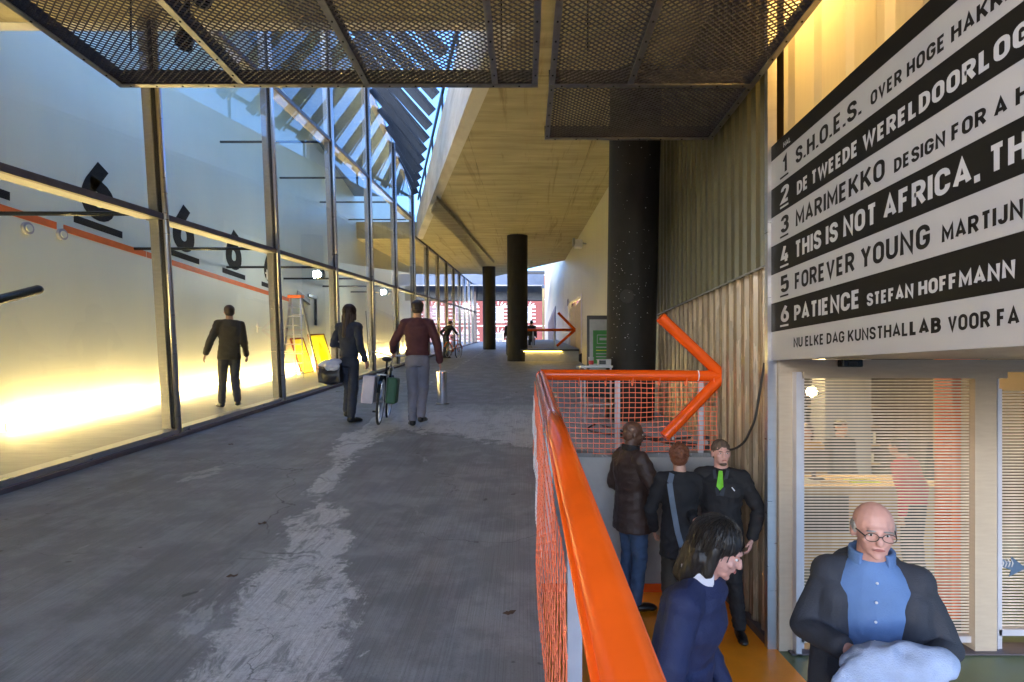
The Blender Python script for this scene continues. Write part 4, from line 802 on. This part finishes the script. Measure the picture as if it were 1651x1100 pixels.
def bicycle(label, loc, rz, pannier=True, fcol='tube'):
    """local: x forward, z up; wheels 0.34 m"""
    t = thing('bicycle', label, 'bicycle', loc, True, rz); Rw = .34
    def add(n, mb, m, p=None, sm=False): return part(n, mb, m, p or t, absol=False, smooth=sm)
    for x in (-.52, .52):
        w = add('wheel', MB().cyl((x, -.035, Rw), (x, .035, Rw), .022, 14), 'galv')
        ty = MB(); ri = MB(); n = 40
        for k in range(n):
            a0, a1 = 2*math.pi*k/n, 2*math.pi*(k+1)/n
            ty.cyl((x+math.cos(a0)*(Rw-.018), 0, Rw+math.sin(a0)*(Rw-.018)), (x+math.cos(a1)*(Rw-.018), 0, Rw+math.sin(a1)*(Rw-.018)), .018, 8, cap=False)
            ri.bar((x+math.cos(a0)*(Rw-.042), 0, Rw+math.sin(a0)*(Rw-.042)), (x+math.cos(a1)*(Rw-.042), 0, Rw+math.sin(a1)*(Rw-.042)), .022, .012, (math.cos(a0), 0, math.sin(a0)))
        add('tyre', ty, 'rubber', w, True); add('rim', ri, 'alu', w)
        sp = MB(); 
        for k in range(24): a0 = 2*math.pi*k/24; sp.cyl((x+.02*math.cos(a0+1), .03*(-1)**k, Rw+.02*math.sin(a0+1)), (x+math.cos(a0)*(Rw-.045), 0, Rw+math.sin(a0)*(Rw-.045)), .0018, 4)
        add('spokes', sp, 'chrome', w); fd = MB()
        for k in range(14): a0 = R(20+k*10); a1 = R(30+k*10); fd.bar((x+math.cos(a0)*(Rw+.025), 0, Rw+math.sin(a0)*(Rw+.025)), (x+math.cos(a1)*(Rw+.025), 0, Rw+math.sin(a1)*(Rw+.025)), .05, .006, (math.cos(a0), 0, math.sin(a0)))
        add('mudguard', fd, fcol)
    fr = MB(); bb = (-.05, 0, .30); st = (-.22, 0, .78); hd0 = (.36, 0, .66); hd1 = (.33, 0, .84)
    for p, q, r in ((bb, st, .018), (bb, hd0, .021), (st, hd1, .018), (hd0, hd1, .021)): fr.cyl(p, q, r, 12)
    for y in (-.05, .05): fr.cyl((-.52, y, Rw), (bb[0], y*.6, bb[2]), .010, 8); fr.cyl((-.52, y, Rw), (st[0], y*.3, st[2]-.04), .009, 8); fr.cyl((.52, y, Rw), (.38, y*.7, .66), .013, 8)
    add('frame', fr, fcol, sm=True)
    add('saddle', MB().ell((-.27, 0, .93), (.13, .07, .035)).cyl((-.22, 0, .78), (-.25, 0, .92), .014, 8), 'rubber', sm=True)
    add('handlebar', MB().tube([(.18, -.28, 1.02), (.25, -.27, 1.03), (.33, -.15, 1.02), (.33, 0, 1.0), (.33, .15, 1.02), (.25, .27, 1.03), (.18, .28, 1.02)], .012, 8).cyl((.33, 0, .84), (.33, 0, 1.0), .014, 8), 'chrome', sm=True)
    add('crank', MB().cyl((bb[0], -.08, .30), (bb[0], .08, .30), .014, 8).bar((bb[0], .08, .30), (.03, .08, .15), .02, .02).bar((bb[0], -.08, .30), (-.13, -.08, .45), .02, .02), 'galv')
    add('chainring', MB().cyl((bb[0], .05, .30), (bb[0], .056, .30), .09, 24), 'galv'); add('pedal', MB().box(-.02, .08, .08, .17, .13, .155), 'rubber'); add('pedal', MB().box(-.18, -.08, -.17, -.08, .44, .465), 'rubber')
    add('rear_rack', MB().box(-.74, -.32, -.06, .06, .70, .715).bar((-.52, .06, Rw), (-.6, .06, .7), .01, .01).bar((-.52, -.06, Rw), (-.6, -.06, .7), .01, .01), 'galv')
    add('lamp', MB().cyl((.40, 0, .80), (.46, 0, .80), .035, 12), 'chrome')
    return t
bk = bicycle('dark bicycle with a pale printed carton, pushed by the man in maroon', (-2.12, 7.9, 0), R(98))
part('pannier', MB().box(-.72, -.34, .08, .24, .30, .68), 'carton', bk, absol=False, bevel=.015); part('pannier', MB().box(-.72, -.34, -.22, -.08, .32, .68), 'green_bag', bk, absol=False, bevel=.03)
for z in (.40, .52): part('print_band', MB().box(-.70, -.36, .241, .244, z, z+.035), 'red_cup', bk, absol=False)
bicycle('small distant bicycle held by the man bending near the glass wall', (-3.28, 23.9, 0), R(70), fcol='orange_col')

# ------------------------------------------------------------ people
def baked(mb, m, vox, name, it=2, disp=None, smooth_f=.5):
    """join the overlapping forms of a MB into one continuous skin"""
    me = mb.mesh(name, None); o = bpy.data.objects.new('tmp', me); COL.objects.link(o)
    r = o.modifiers.new('r', 'REMESH'); r.mode = 'VOXEL'; r.voxel_size = vox
    s = o.modifiers.new('s', 'SMOOTH'); s.iterations = it; s.factor = smooth_f
    dg = bpy.context.evaluated_depsgraph_get(); nm = bpy.data.meshes.new_from_object(o.evaluated_get(dg)); bpy.data.objects.remove(o)
    if disp:
        a, sc, st = disp; nr = [v.normal.copy() for v in nm.vertices]
        for v, n in zip(nm.vertices, nr):
            p = v.co; w = noise.noise((p.x*sc*st[0], p.y*sc*st[1], p.z*sc*st[2])); w2 = noise.noise((p.x*sc*2.3*st[0]+9, p.y*sc*2.3, p.z*sc*2.1*st[2]))
            v.co = p+n*(a*(1-abs(w)*2.2)+a*.5*w2)
    nm.name = name; nm.materials.clear(); nm.materials.append(M[m]); nm.shade_smooth(); return nm
def loft(mb, st, n=20):
    """st: (center, rx, ry) rings; x half-width, y half-depth, in the local frame"""
    rings = [[Vector(c)+Vector((rx*math.cos(2*math.pi*k/n), ry*math.sin(2*math.pi*k/n), 0)) for k in range(n)] for c, rx, ry in st]
    vs = [v for g_ in rings for v in g_]; fs = [(i*n+k, i*n+(k+1) % n, (i+1)*n+(k+1) % n, (i+1)*n+k) for i in range(len(st)-1) for k in range(n)]
    return mb.add(vs, fs+[tuple(range(n-1, -1, -1)), tuple(range((len(st)-1)*n, len(st)*n))])
JD = dict(hd=(0, .014, .933), nk=(0, -.010, .855), ch=(0, -.004, .755), wa=(0, 0, .635), pe=(0, 0, .53),
          shL=(-.097, -.008, .810), elL=(-.125, -.025, .645), wrL=(-.132, .015, .50), shR=(.097, -.008, .810), elR=(.125, -.025, .645), wrR=(.132, .015, .50),
          hpL=(-.05, 0, .52), knL=(-.056, .012, .285), anL=(-.060, -.018, .048), hpR=(.05, 0, .52), knR=(.056, .012, .285), anR=(.060, -.018, .048), ftL=None, ftR=None)
def person(label, loc, rz, H, skin, top, bot, hair, pose={}, yaw=0, pitch=0, vox=.008, hem=.50, shoe='shoe', collar=None, arms=True, lean=0, group=None, build=1., hairstyle='short', face=True, hang=None, coat=None):
    t = thing('person', label, 'person', loc, False, rz, group); J = {k: (Vector(v)*H if v else None) for k, v in JD.items()}
    if lean:
        pv = J['pe'].copy(); q = Matrix.Rotation(-lean, 3, 'X')
        for k in ('hd', 'nk', 'ch', 'wa', 'shL', 'elL', 'wrL', 'shR', 'elR', 'wrR'): J[k] = pv+q @ (J[k]-pv)
    for k, v in pose.items(): J[k] = Vector(v)*H
    h = H; B = MB(); hm = Matrix.Rotation(yaw, 3, 'Z') @ Matrix.Rotation(-pitch, 3, 'X')
    def hp(x, y, z): return J['hd']+hm @ Vector((x, y, z))*h
    E_ = lambda mb, c, r: mb.ell(hp(*c), [q*h for q in r], hm)
    # head
    E_(B, (0, -.010, .014), (.0435, .053, .050)); E_(B, (0, .008, -.012), (.036, .040, .046)); E_(B, (0, .020, -.040), (.025, .024, .018)); B.cap(hp(0, .045, .006), .0048*h, hp(0, .0525, -.0135), .0082*h)
    E_(B, (0, .040, .014), (.025, .009, .006)); E_(B, (0, .044, -.030), (.014, .006, .0045)); E_(B, (0, .037, -.052), (.011, .009, .008))
    for s in (-1, 1): E_(B, (s*.043, -.008, -.006), (.006, .011, .017)); E_(B, (s*.022, .034, -.012), (.011, .008, .009))
    B.cap(J['nk']-Vector((0, 0, .02*h)), .036*h*build, hp(0, -.014, -.03), .031*h)
    tor = lambda o: [(J['pe']-Vector((0, 0, .03*h)), .088*h*build+o, .064*h*build+o), (J['pe']+Vector((0, 0, .03*h)), .086*h*build+o, .064*h*build+o), (J['wa'], .080*h*build+o, .060*h*build+o), (J['ch']-Vector((0, 0, .02*h)), .094*h*build+o, .067*h*build+o), (J['ch']+Vector((0, 0, .03*h)), .100*h*build+o, .062*h*build+o), (J['nk']-Vector((0, 0, .035*h)), .072*h+o, .044*h+o), (J['nk'], .036*h+o*.5, .034*h+o*.5)]
    loft(B, tor(-.022))
    for s in 'LR':
        B.cap(J['sh'+s], .030*h, J['el'+s], .024*h); B.cap(J['el'+s], .024*h, J['wr'+s], .0155*h)
        B.cap(J['hp'+s], .038*h, J['kn'+s], .031*h); B.cap(J['kn'+s], .032*h, J['an'+s], .021*h)
        d = (J['wr'+s]-J['el'+s]).normalized(); sg = -1 if s == 'L' else 1
        if hang: d = Vector((0, .05, -1)).normalized() if s in hang else d
        inn = Vector((-sg, 0, 0)); inn = (inn-d*inn.dot(d)).normalized(); sd = d.cross(inn).normalized(); w = J['wr'+s]
        if sd.y < 0: sd = -sd                                # thumb side points forward
        pb = w+d*.018*h; pe_ = w+d*.052*h
        for k in (-1, 0, 1): B.cap(w+sd*k*.006*h, .0105*h, pe_+sd*k*.0135*h, .0082*h, 8)
        for k, ln in enumerate((.036, .041, .038, .030)):
            f0 = pe_+sd*(.0195-.013*k)*h; f1 = f0+(d*.9+inn*.25).normalized()*ln*.5*h; f2 = f1+(d*.6+inn*.75).normalized()*ln*.5*h
            B.cap(f0, .0056*h, f1, .0052*h, 8); B.cap(f1, .0052*h, f2, .0045*h, 8)
        t0 = pb+sd*.014*h; t1 = t0+(d*.6+sd*.7+inn*.3).normalized()*.024*h; t2 = t1+(d*.9+sd*.1+inn*.35).normalized()*.020*h; B.cap(t0, .0075*h, t1, .0062*h, 8); B.cap(t1, .0062*h, t2, .0052*h, 8)
    def P_(n, me, par=None, m=None, sm=True): return part(n, me, m, par or t, absol=False, smooth=sm)
    P_('body', baked(B, skin, vox, 'body', 2))
    if face:
        for s in (-1, 1):
            e = P_('eye', MB().ell(hp(s*.0165, .0405, .003), [.0056*h, .0036*h, .0030*h], hm), m='eye_white'); P_('iris', MB().ell(hp(s*.0165, .0430, .003), [.0024*h]*3, hm), e, 'iris')
            P_('eyebrow', MB().ell(hp(s*.0175, .0475, .0135), [.0105*h, .003*h, .0022*h], hm), m=hair if hair not in ('hair_black',) else 'hair_brown')
        P_('mouth', MB().ell(hp(0, .0497, -.0305), [.0115*h, .003*h, .0032*h], hm), m='lips')
    # trousers
    b = MB(); o = .012
    loft(b, [(J['pe']-Vector((0, 0, .055*h)), .086*h*build, .062*h*build), (J['pe'], .089*h*build, .066*h*build), (J['pe']+Vector((0, 0, .04*h)), .084*h*build, .062*h*build), (J['wa']-Vector((0, 0, .02*h)), .076*h*build, .056*h*build)])
    for s in 'LR':
        b.cap(J['hp'+s], .049*h*build, J['kn'+s], .040*h); b.cap(J['kn'+s], .040*h, J['an'+s]+Vector((0, 0, .012*h)), .033*h)
    P_('trousers', baked(b, bot, vox*1.4, 'trousers', 2, (.006*min(1, h), 9, (1, 1, 1.6))))
    # top
    b = MB(); o = .014 if not coat else .022
    st = tor(o); dz = J['pe'].z-.03*h-hem*h
    if dz > 0: st = [(J['pe']+Vector((0, 0, hem*h-J['pe'].z)), .096*h*build+o, .072*h*build+o)]+st[1:]
    else: st = st[1:]
    loft(b, st)
    for s in ('LR' if arms else ''):
        b.cap(J['sh'+s]+Vector((0, 0, -.006*h)), .039*h*build, J['el'+s], .032*h*build); b.cap(J['el'+s], .032*h*build, J['wr'+s].lerp(J['el'+s], .06), .0255*h); b.cap(J['sh'+s], .040*h, J['nk']-Vector((0, 0, .028*h)), .036*h)
    if coat: loft(b, [(J['pe']+Vector((0, .0, coat*h-J['pe'].z)), .15*h, .12*h), (J['pe']+Vector((0, 0, -.05*h)), .125*h, .098*h), (J['wa'], .10*h, .078*h)])
    P_('jacket' if hem < .52 else 'top', baked(b, top, vox*1.3, 'top', 2, (.008 if arms else .003, 7, (1, 1, 1.5))))
    if collar:
        b = MB(); n = 14
        for k in range(n):
            a0 = R(-235+k*290/n); a1 = R(-235+(k+1)*290/n); f = lambda a: J['nk']+Vector((math.cos(a)*.045*h, math.sin(a)*.044*h, .006*h+.006*h*-math.sin(a)))
            b.bar(f(a0), f(a1), .010*h, .032*h)
        P_('collar', baked(b, collar, .006, 'collar', 2))
    # shoes
    for s in 'LR':
        a = J['an'+s]; ft = J['ft'+s]; fd = (ft.normalized() if ft is not None else Vector(((-.25 if s == 'L' else .25), 1, 0)).normalized()); b = MB()
        b.cap(a+Vector((0, 0, -.012*h)), .026*h, a-fd*.012*h+Vector((0, 0, -.022*h)), .025*h); up = Vector((0, 0, 1))
        g0 = a+fd*.03*h; rot = Matrix((fd.cross(up), fd, up)).transposed()
        b.ell(a+fd*.045*h-up*.026*h, (.027*h, .070*h, .022*h), rot); b.ell(a+fd*.085*h-up*.031*h, (.026*h, .035*h, .016*h), rot); b.ell(a-up*.03*h, (.025*h, .034*h, .018*h), rot)
        P_('shoe', baked(b, shoe, max(.007, vox), 'shoe', 2))
    # hair
    b = MB(); hs = hairstyle
    if hs in ('short', 'curly', 'crop'):
        k = {'short': 1.04, 'curly': 1.12, 'crop': .995}[hs]; E_(b, (0, -.014, .021), (.0455*k, .0545*k, .0475*k))
        E_(b, (0, -.03, -.008), (.040*k, .034*k, .036*k))
        if hs == 'curly':
            rr = random.Random(3)
            for q in range(110):
                th = rr.uniform(0, 6.28); ph = math.acos(rr.uniform(-.35, 1)); v = (math.sin(ph)*math.cos(th)*.047, -.016+math.sin(ph)*math.sin(th)*.056, .02+math.cos(ph)*.05)
                if v[1] > .025 and v[2] < .03: continue
                E_(b, v, (.0085,)*3)
        P_('hair', baked(b, hair, .005 if vox < .012 else .012, 'hair', 1, (.003 if hs != 'curly' else .002, 28, (1, 1, 1))))
    elif hs == 'bald':
        for s in (-1, 1): E_(b, (s*.039, -.012, .004), (.008, .022, .018))
        E_(b, (0, -.05, .0), (.032, .014, .022)); P_('hair', baked(b, hair, .005 if vox < .012 else .012, 'hair', 1, (.0015, 30, (1, 1, 1))))
    elif hs in ('long', 'bob'):
        E_(b, (0, -.016, .022), (.050, .058, .050)); E_(b, (0, -.038, -.012), (.048, .036, .055)); ln = .12 if hs == 'long' else .005
        for s in (-1, 1): b.cap(hp(s*.040, -.010, .01), .016*h, hp(s*.043, -.004, -.05), .014*h); b.cap(hp(s*.032, -.03, -.03), .026*h, J['nk']+Vector((s*.035*h, -.03*h, -ln*h*.8)), .016*h)
        b.cap(hp(0, -.045, -.01), .034*h, J['nk']+Vector((0, -.045*h, -ln*h)), .024*h)
        hr = P_('hair', baked(b, hair, .006 if vox < .012 else .014, 'hair', 1, (.004, 16, (2.2, 2.2, .5))))
        sb = MB(); rr = random.Random(5)
        for q in range(170 if vox < .012 else 40):
            th = rr.uniform(R(150), R(390)) if rr.random() < .85 else rr.uniform(R(30), R(150)); pts = []; a0 = rr.uniform(.05, .5); a1 = rr.uniform(1.7, 2.35) if not (R(30) < th % 6.283 < R(150)) else rr.uniform(.7, 1.0); wv = rr.uniform(-.25, .25); e = rr.uniform(.0, .005)
            for k in range(7):
                ph = a0+(a1-a0)*k/6; tt = th+wv*k/6; pts.append(hp(math.sin(ph)*math.cos(tt)*(.052+e), -.018+math.sin(ph)*math.sin(tt)*(.060+e), .022+math.cos(ph)*(.052+e)-(.02*max(0, k-4)/2)))
            sb.tube(pts, .0022, 4)
        part('strands', sb, hair, hr, absol=False, kind='stuff')
    t['_j'] = 0; del t['_j']
    return t, J
def onramp(x, s): q = r2w((x, s, 0)); return (q.x, q.y, q.z)
W_ = lambda t, J, k: t.matrix_world @ J[k]
# 1 gallery walker, striding away from the camera to the left
person('man in dark suit walking inside the gallery behind the glass', onramp(-5.2, 9.3), R(35), 1.80, 'skin', 'dark_suit', 'charcoal', 'hair_brown', vox=.012, hem=.47,
       pose=dict(knL=(-.05, .07, .30), anL=(-.055, .09, .048), knR=(.05, .01, .285), anR=(.055, -.13, .07), elL=(-.16, -.05, .65), wrL=(-.2, -.03, .52), wrR=(.16, .09, .52)))
# 2 woman with shoulder bag
t2, J2 = person('woman with long brown hair and dark jacket carrying a black bag past the glass wall', onramp(-2.62, 7.87), R(-20), 1.74, 'skin', 'dark_jeans', 'dark_jeans', 'hair_brown', vox=.010, hem=.56, hairstyle='long', yaw=R(15), build=.88,
       pose=dict(elL=(-.17, .0, .67), wrL=(-.10, .13, .64), knL=(-.04, .05, .29), anL=(-.045, .03, .09), knR=(.035, .012, .285), anR=(.035, -.018, .048), elR=(.15, -.05, .65), wrR=(.15, .02, .53)))
x, y, z = onramp(-2.86, 7.82); t = thing('shoulder_bag', 'black box-shaped bag with pale flap hanging at the hip of the woman', 'bag', (x, y, z+.72))
ORG[t.name] = Vector((0, 0, 0)); q = t.location.copy()
part('body', baked(MB().box(-.17, .15, -.075, .075, -.12, .14).ell((-.01, 0, -.02), (.19, .10, .14)), 'bag_leather', .012, 'body', 4, (.008, 8, (1, 1, 1))), None, t); part('flap', baked(MB().ell((-.02, -.02, .16), (.175, .10, .055), Matrix.Rotation(R(-9), 3, 'Y')).ell((.03, -.06, .11), (.12, .05, .07)), 'shirt_white', .012, 'flap', 3, (.01, 9, (1, 1, 1))), None, t); part('buckle', MB().box(-.03, .01, -.11, -.10, .05, .08), 'chrome', t)
ORG[t.name] = Vector(q)
part('strap', MB().tube([(x+.13, y, z+.88), (x+.2, y-.02, z+1.15), (x+.27, y-.03, z+1.40), (x+.3, y+.03, z+1.41), (x+.22, y+.12, z+1.2), (x+.1, y+.1, z+.9)], .010, 6), 'bag_leather', t, smooth=True)
# 3 man with bicycle
person('man in maroon top and grey trousers walking away, seen from behind', onramp(-1.55, 7.6), R(6), 1.80, 'skin', 'maroon', 'grey_cloth', 'hair_brown', vox=.009, hem=.50, build=.98,
       pose=dict(elL=(-.19, .02, .66), wrL=(-.21, .14, .60), elR=(.16, -.03, .65), wrR=(.175, .02, .51), knL=(-.04, .03, .285), anL=(-.035, -.02, .048), knR=(.045, .05, .30), anR=(.035, -.07, .08)))
t = thing('flat_cap', 'dark flat cap worn by the man in maroon', 'cap', onramp(-1.55, 7.6)); q = Vector(onramp(-1.55, 7.6))+Vector((0, .0, 1.74))
part('crown', MB().ell(q, (.094, .115, .05)), 'hair_brown', t, smooth=True); part('brim', MB().ell(q+Vector((0, .09, -.02)), (.07, .07, .012)), 'black_cloth', t, smooth=True)
# 4 far cyclist
person('small distant man in black jacket bending over a bicycle by the glass wall', onramp(-3.60, 24.0), R(-40), 1.78, 'skin', 'black_cloth', 'charcoal', 'hair_black', vox=.018, lean=R(22), face=False,
       pose=dict(wrR=(.15, .26, .60), elR=(.17, .16, .68), elL=(-.20, -.0, .66), wrL=(-.22, .1, .58)))
for x, l in ((-.78, 'small distant dark figure half hidden on the left of the middle column'), (.30, 'small distant dark figure half hidden on the right of the middle column')):
    person(l, onramp(x, 26.0), R(0), 1.74, 'skin', 'black_cloth', 'charcoal', 'hair_black', vox=.022, face=False)
# 5 brown jacket
person('large man in brown jacket and blue jeans seen from behind, with a shaved head', (1.12, 5.52, FZ), R(-70), 1.93, 'skin_dark', 'brown_jacket', 'jeans', 'skin_dark', vox=.007, hem=.42, build=1.24, hairstyle='crop', yaw=R(-18), pitch=R(8), collar='black_cloth', lean=0, shoe='shoe',
       pose=dict(elR=(.165, .04, .655), wrR=(.12, .17, .665), elL=(-.165, -.02, .645), wrL=(-.13, .10, .55)))
# 6 redhead from behind
t6, J6 = person('person with curly auburn hair and black coat with a grey shoulder strap, seen from behind', (1.47, 5.02, FZ), R(-8), 1.76, 'skin', 'black_cloth', 'dark_suit', 'hair_auburn', vox=.007, hem=.40, hairstyle='curly', yaw=R(-10), build=1.02,
       pose=dict(elL=(-.155, .0, .645), wrL=(-.13, .07, .52), elR=(.155, .0, .645), wrR=(.13, .08, .52)))
b = MB(); pts = [(1.37, 4.93, FZ+1.50), (1.335, 4.875, FZ+1.42), (1.345, 4.855, FZ+1.3), (1.37, 4.855, FZ+1.15), (1.40, 4.85, FZ+.98), (1.44, 4.85, FZ+.84)]
for p, q in zip(pts, pts[1:]): b.bar(p, q, .05, .008, (0, -1, 0))
t = thing('shoulder_strap_bag', 'small dark bag on a grey strap worn by the person with auburn hair', 'bag', (1.5, 4.82, FZ+.75)); part('strap', b, 'strap_blue', t); part('pouch', MB().box(1.40, 1.66, 4.76, 4.84, FZ+.60, FZ+.84), 'bag_leather', t, bevel=.02)
# 7 security man
t7, J7 = person('man in black suit with lime green tie facing the camera beside the ribbed wall', (1.83, 4.92, FZ), R(155), 1.82, 'skin_pink', 'black_cloth', 'black_cloth', 'hair_stubble', vox=.006, hem=.46, hairstyle='crop', yaw=R(22), build=1.06,
       pose=dict(elL=(-.175, -.03, .65), wrL=(-.145, .03, .52), elR=(.17, -.01, .64), wrR=(.12, .12, .60), knL=(-.06, .012, .285), anL=(-.085, -.018, .048)))
def P7(n, mb, m): return part(n, mb, m, t7, absol=False)
h = 1.82; nk = J7['nk']; f = lambda x, z, y: Vector((x*h, y*h, z*h))
P7('shirt_front', MB().add([f(-.026, .853, .024), f(.026, .853, .024), f(.0, .742, .082), f(-.026, .853, .036), f(.026, .853, .036), f(.0, .742, .089)], [(0, 1, 2), (5, 4, 3), (0, 3, 4, 1), (1, 4, 5, 2), (2, 5, 3, 0)]), 'black')
P7('tie', MB().add([f(-.009, .846, .040), f(.009, .846, .040), f(.016, .775, .083), f(0, .757, .089), f(-.016, .775, .083), f(-.009, .846, .050), f(.009, .846, .050), f(.016, .775, .090), f(0, .757, .096), f(-.016, .775, .090)], [(0, 1, 2, 3, 4), (9, 8, 7, 6, 5), (0, 5, 6, 1), (1, 6, 7, 2), (2, 7, 8, 3), (3, 8, 9, 4), (4, 9, 5, 0)]), 'tie_green')
for s in (-1, 1): P7('lapel', MB().bar(f(s*.03, .848, .030), f(s*.008, .73, .090), .035, .010, (0, -1, .6)), 'charcoal')
P7('pocket_pen', MB().bar(f(-.055, .775, .083), f(-.068, .758, .080), .006, .01), 'shirt_white'); P7('beard', MB().ell(J7['hd']+Matrix.Rotation(R(22), 3, 'Z') @ Vector((0, .032, -.052))*h, (.018*h, .017*h, .010*h)), 'hair_stubble')
P7('wristband', MB().cyl(J7['wrL']+Vector((0, 0, .01)), J7['wrL']+Vector((0, 0, .02)), .038, 16), 'tie_green')
# 8 woman in navy coat
t8, J8 = person('woman with dark bob and long navy coat nearest the sloping orange railing', (.66, 2.42, FZ), R(-125), 1.82, 'skin_pink', 'navy', 'navy', 'hair_black', vox=.006, hem=.40, coat=.16, lean=R(16), pitch=R(24), yaw=R(8), hairstyle='bob', build=.98, collar='shirt_white',
       pose=dict(elR=(.15, .05, .64), wrR=(.10, .15, .55), elL=(-.15, .03, .64), wrL=(-.12, .1, .52)))
# 9 balding man
t9, J9 = person('balding man with glasses, open dark jacket and blue shirt before the striped glass', (1.60, 2.45, FZ), R(156), 1.86, 'skin_pink', 'blue_shirt', 'pale_blue', 'hair_grey', vox=.006, hem=.47, lean=R(6), pitch=R(6), yaw=R(4), hairstyle='bald', build=.96, arms=False, collar='blue_shirt',
       pose=dict(shL=(-.088, .02, .80), shR=(.088, .02, .80), elL=(-.150, .03, .665), wrL=(-.085, .15, .675), elR=(.150, .03, .66), wrR=(.07, .155, .675), knR=(.06, .09, .30), anR=(.06, .06, .048)))
hm = Matrix.Rotation(R(4), 3, 'Z') @ Matrix.Rotation(-R(6), 3, 'X'); h = 1.86
gl = MB()
for s in (-1, 1):
    c = Vector((s*.0175, .056, .002)); n = 16
    for k in range(n): a0, a1 = 2*math.pi*k/n, 2*math.pi*(k+1)/n; g_ = lambda a: J9['hd']+hm @ (c+Vector((math.cos(a)*.014, 0, math.sin(a)*.010)))*h; gl.bar(g_(a0), g_(a1), .0026, .0026, (0, 1, 0))
    gl.bar(J9['hd']+hm @ Vector((s*.031, .055, .004))*h, J9['hd']+hm @ Vector((s*.043, -.005, .004))*h, .004, .004)
gl.bar(J9['hd']+hm @ Vector((-.004, .057, .004))*h, J9['hd']+hm @ Vector((.004, .057, .004))*h, .004, .004, (0, 1, 0)); part('glasses', gl, 'rubber', t9, absol=False)
b = MB()
for s, k in (('L', -1), ('R', 1)):
    b.cap(J9['sh'+s], .038*h, J9['el'+s], .032*h); b.cap(J9['el'+s], .032*h, J9['wr'+s].lerp(J9['el'+s], .12), .027*h); b.cap(J9['sh'+s], .046*h, J9['nk']+Vector((k*.035*h, -.015*h, -.03*h)), .03*h)
    p = J9['ch']+Vector((k*.074*h, .015*h, 0)); q = J9['pe']+Vector((k*.100*h, .03*h, -.06*h)); b.cap(J9['sh'+s]+Vector((-k*.01, 0, -.05)), .042*h, p, .047*h); b.cap(p, .047*h, q, .045*h)
b.ell(J9['ch']+Vector((0, -.05*h, -.01)), (.11*h, .05*h, .12*h)); b.ell(J9['wa']+Vector((0, -.05*h, -.05)), (.115*h, .055*h, .16*h))
part('jacket', baked(b, 'charcoal', .008, 'jacket', 4, (.0035, 7, (1, 1, 1.3))), None, t9, absol=False)
for k in range(4): part('button', MB().ell(J9['nk'].lerp(J9['wa'], .18+.2*k)+Vector((.004*k, .135+.012*k, 0)), (.006, .004, .006)), 'shirt_white', t9, absol=False)
t = thing('folded_coat', 'pale blue folded coat carried in front of his chest by the balding man', 'coat', (1.60, 2.45, FZ), False, R(156))
b = MB(); b.ell((-.02, .42, 1.29), (.20, .09, .07), Matrix.Rotation(R(14), 3, 'Y')).ell((.05, .46, 1.16), (.16, .06, .16)).ell((-.10, .45, 1.14), (.12, .06, .17)).ell((.0, .37, 1.0), (.16, .05, .15))
part('cloth', baked(b, 'pale_blue', .009, 'cloth', 3, (.016, 9, (1.2, 1, .5))), None, t, absol=False)
# foyer visitors
for (lab, x, y, rz, H_, top, hr, fl, hs) in (('visitor in red top with back turned, leaning at the counter behind the striped glass', 4.42, 6.0, 30, 1.72, 'red_shirt', 'hair_black', 12, 'short'), ('visitor in mustard coat standing at the left of the foyer', 4.05, 7.6, 160, 1.72, 'gold', 'hair_brown', 0, 'bob'), ('visitor in dark coat behind the reception counter', 4.6, 7.7, 190, 1.78, 'charcoal', 'hair_black', 0, 'short'), ('visitor in black standing by the tall bookshelf on the right', 6.1, 7.6, 150, 1.75, 'black_cloth', 'hair_grey', 0, 'short')):
    person(lab, (x, y, FZ), R(rz), H_, 'skin', top, 'charcoal', hr, vox=.016, lean=R(fl), hairstyle=hs, face=False)
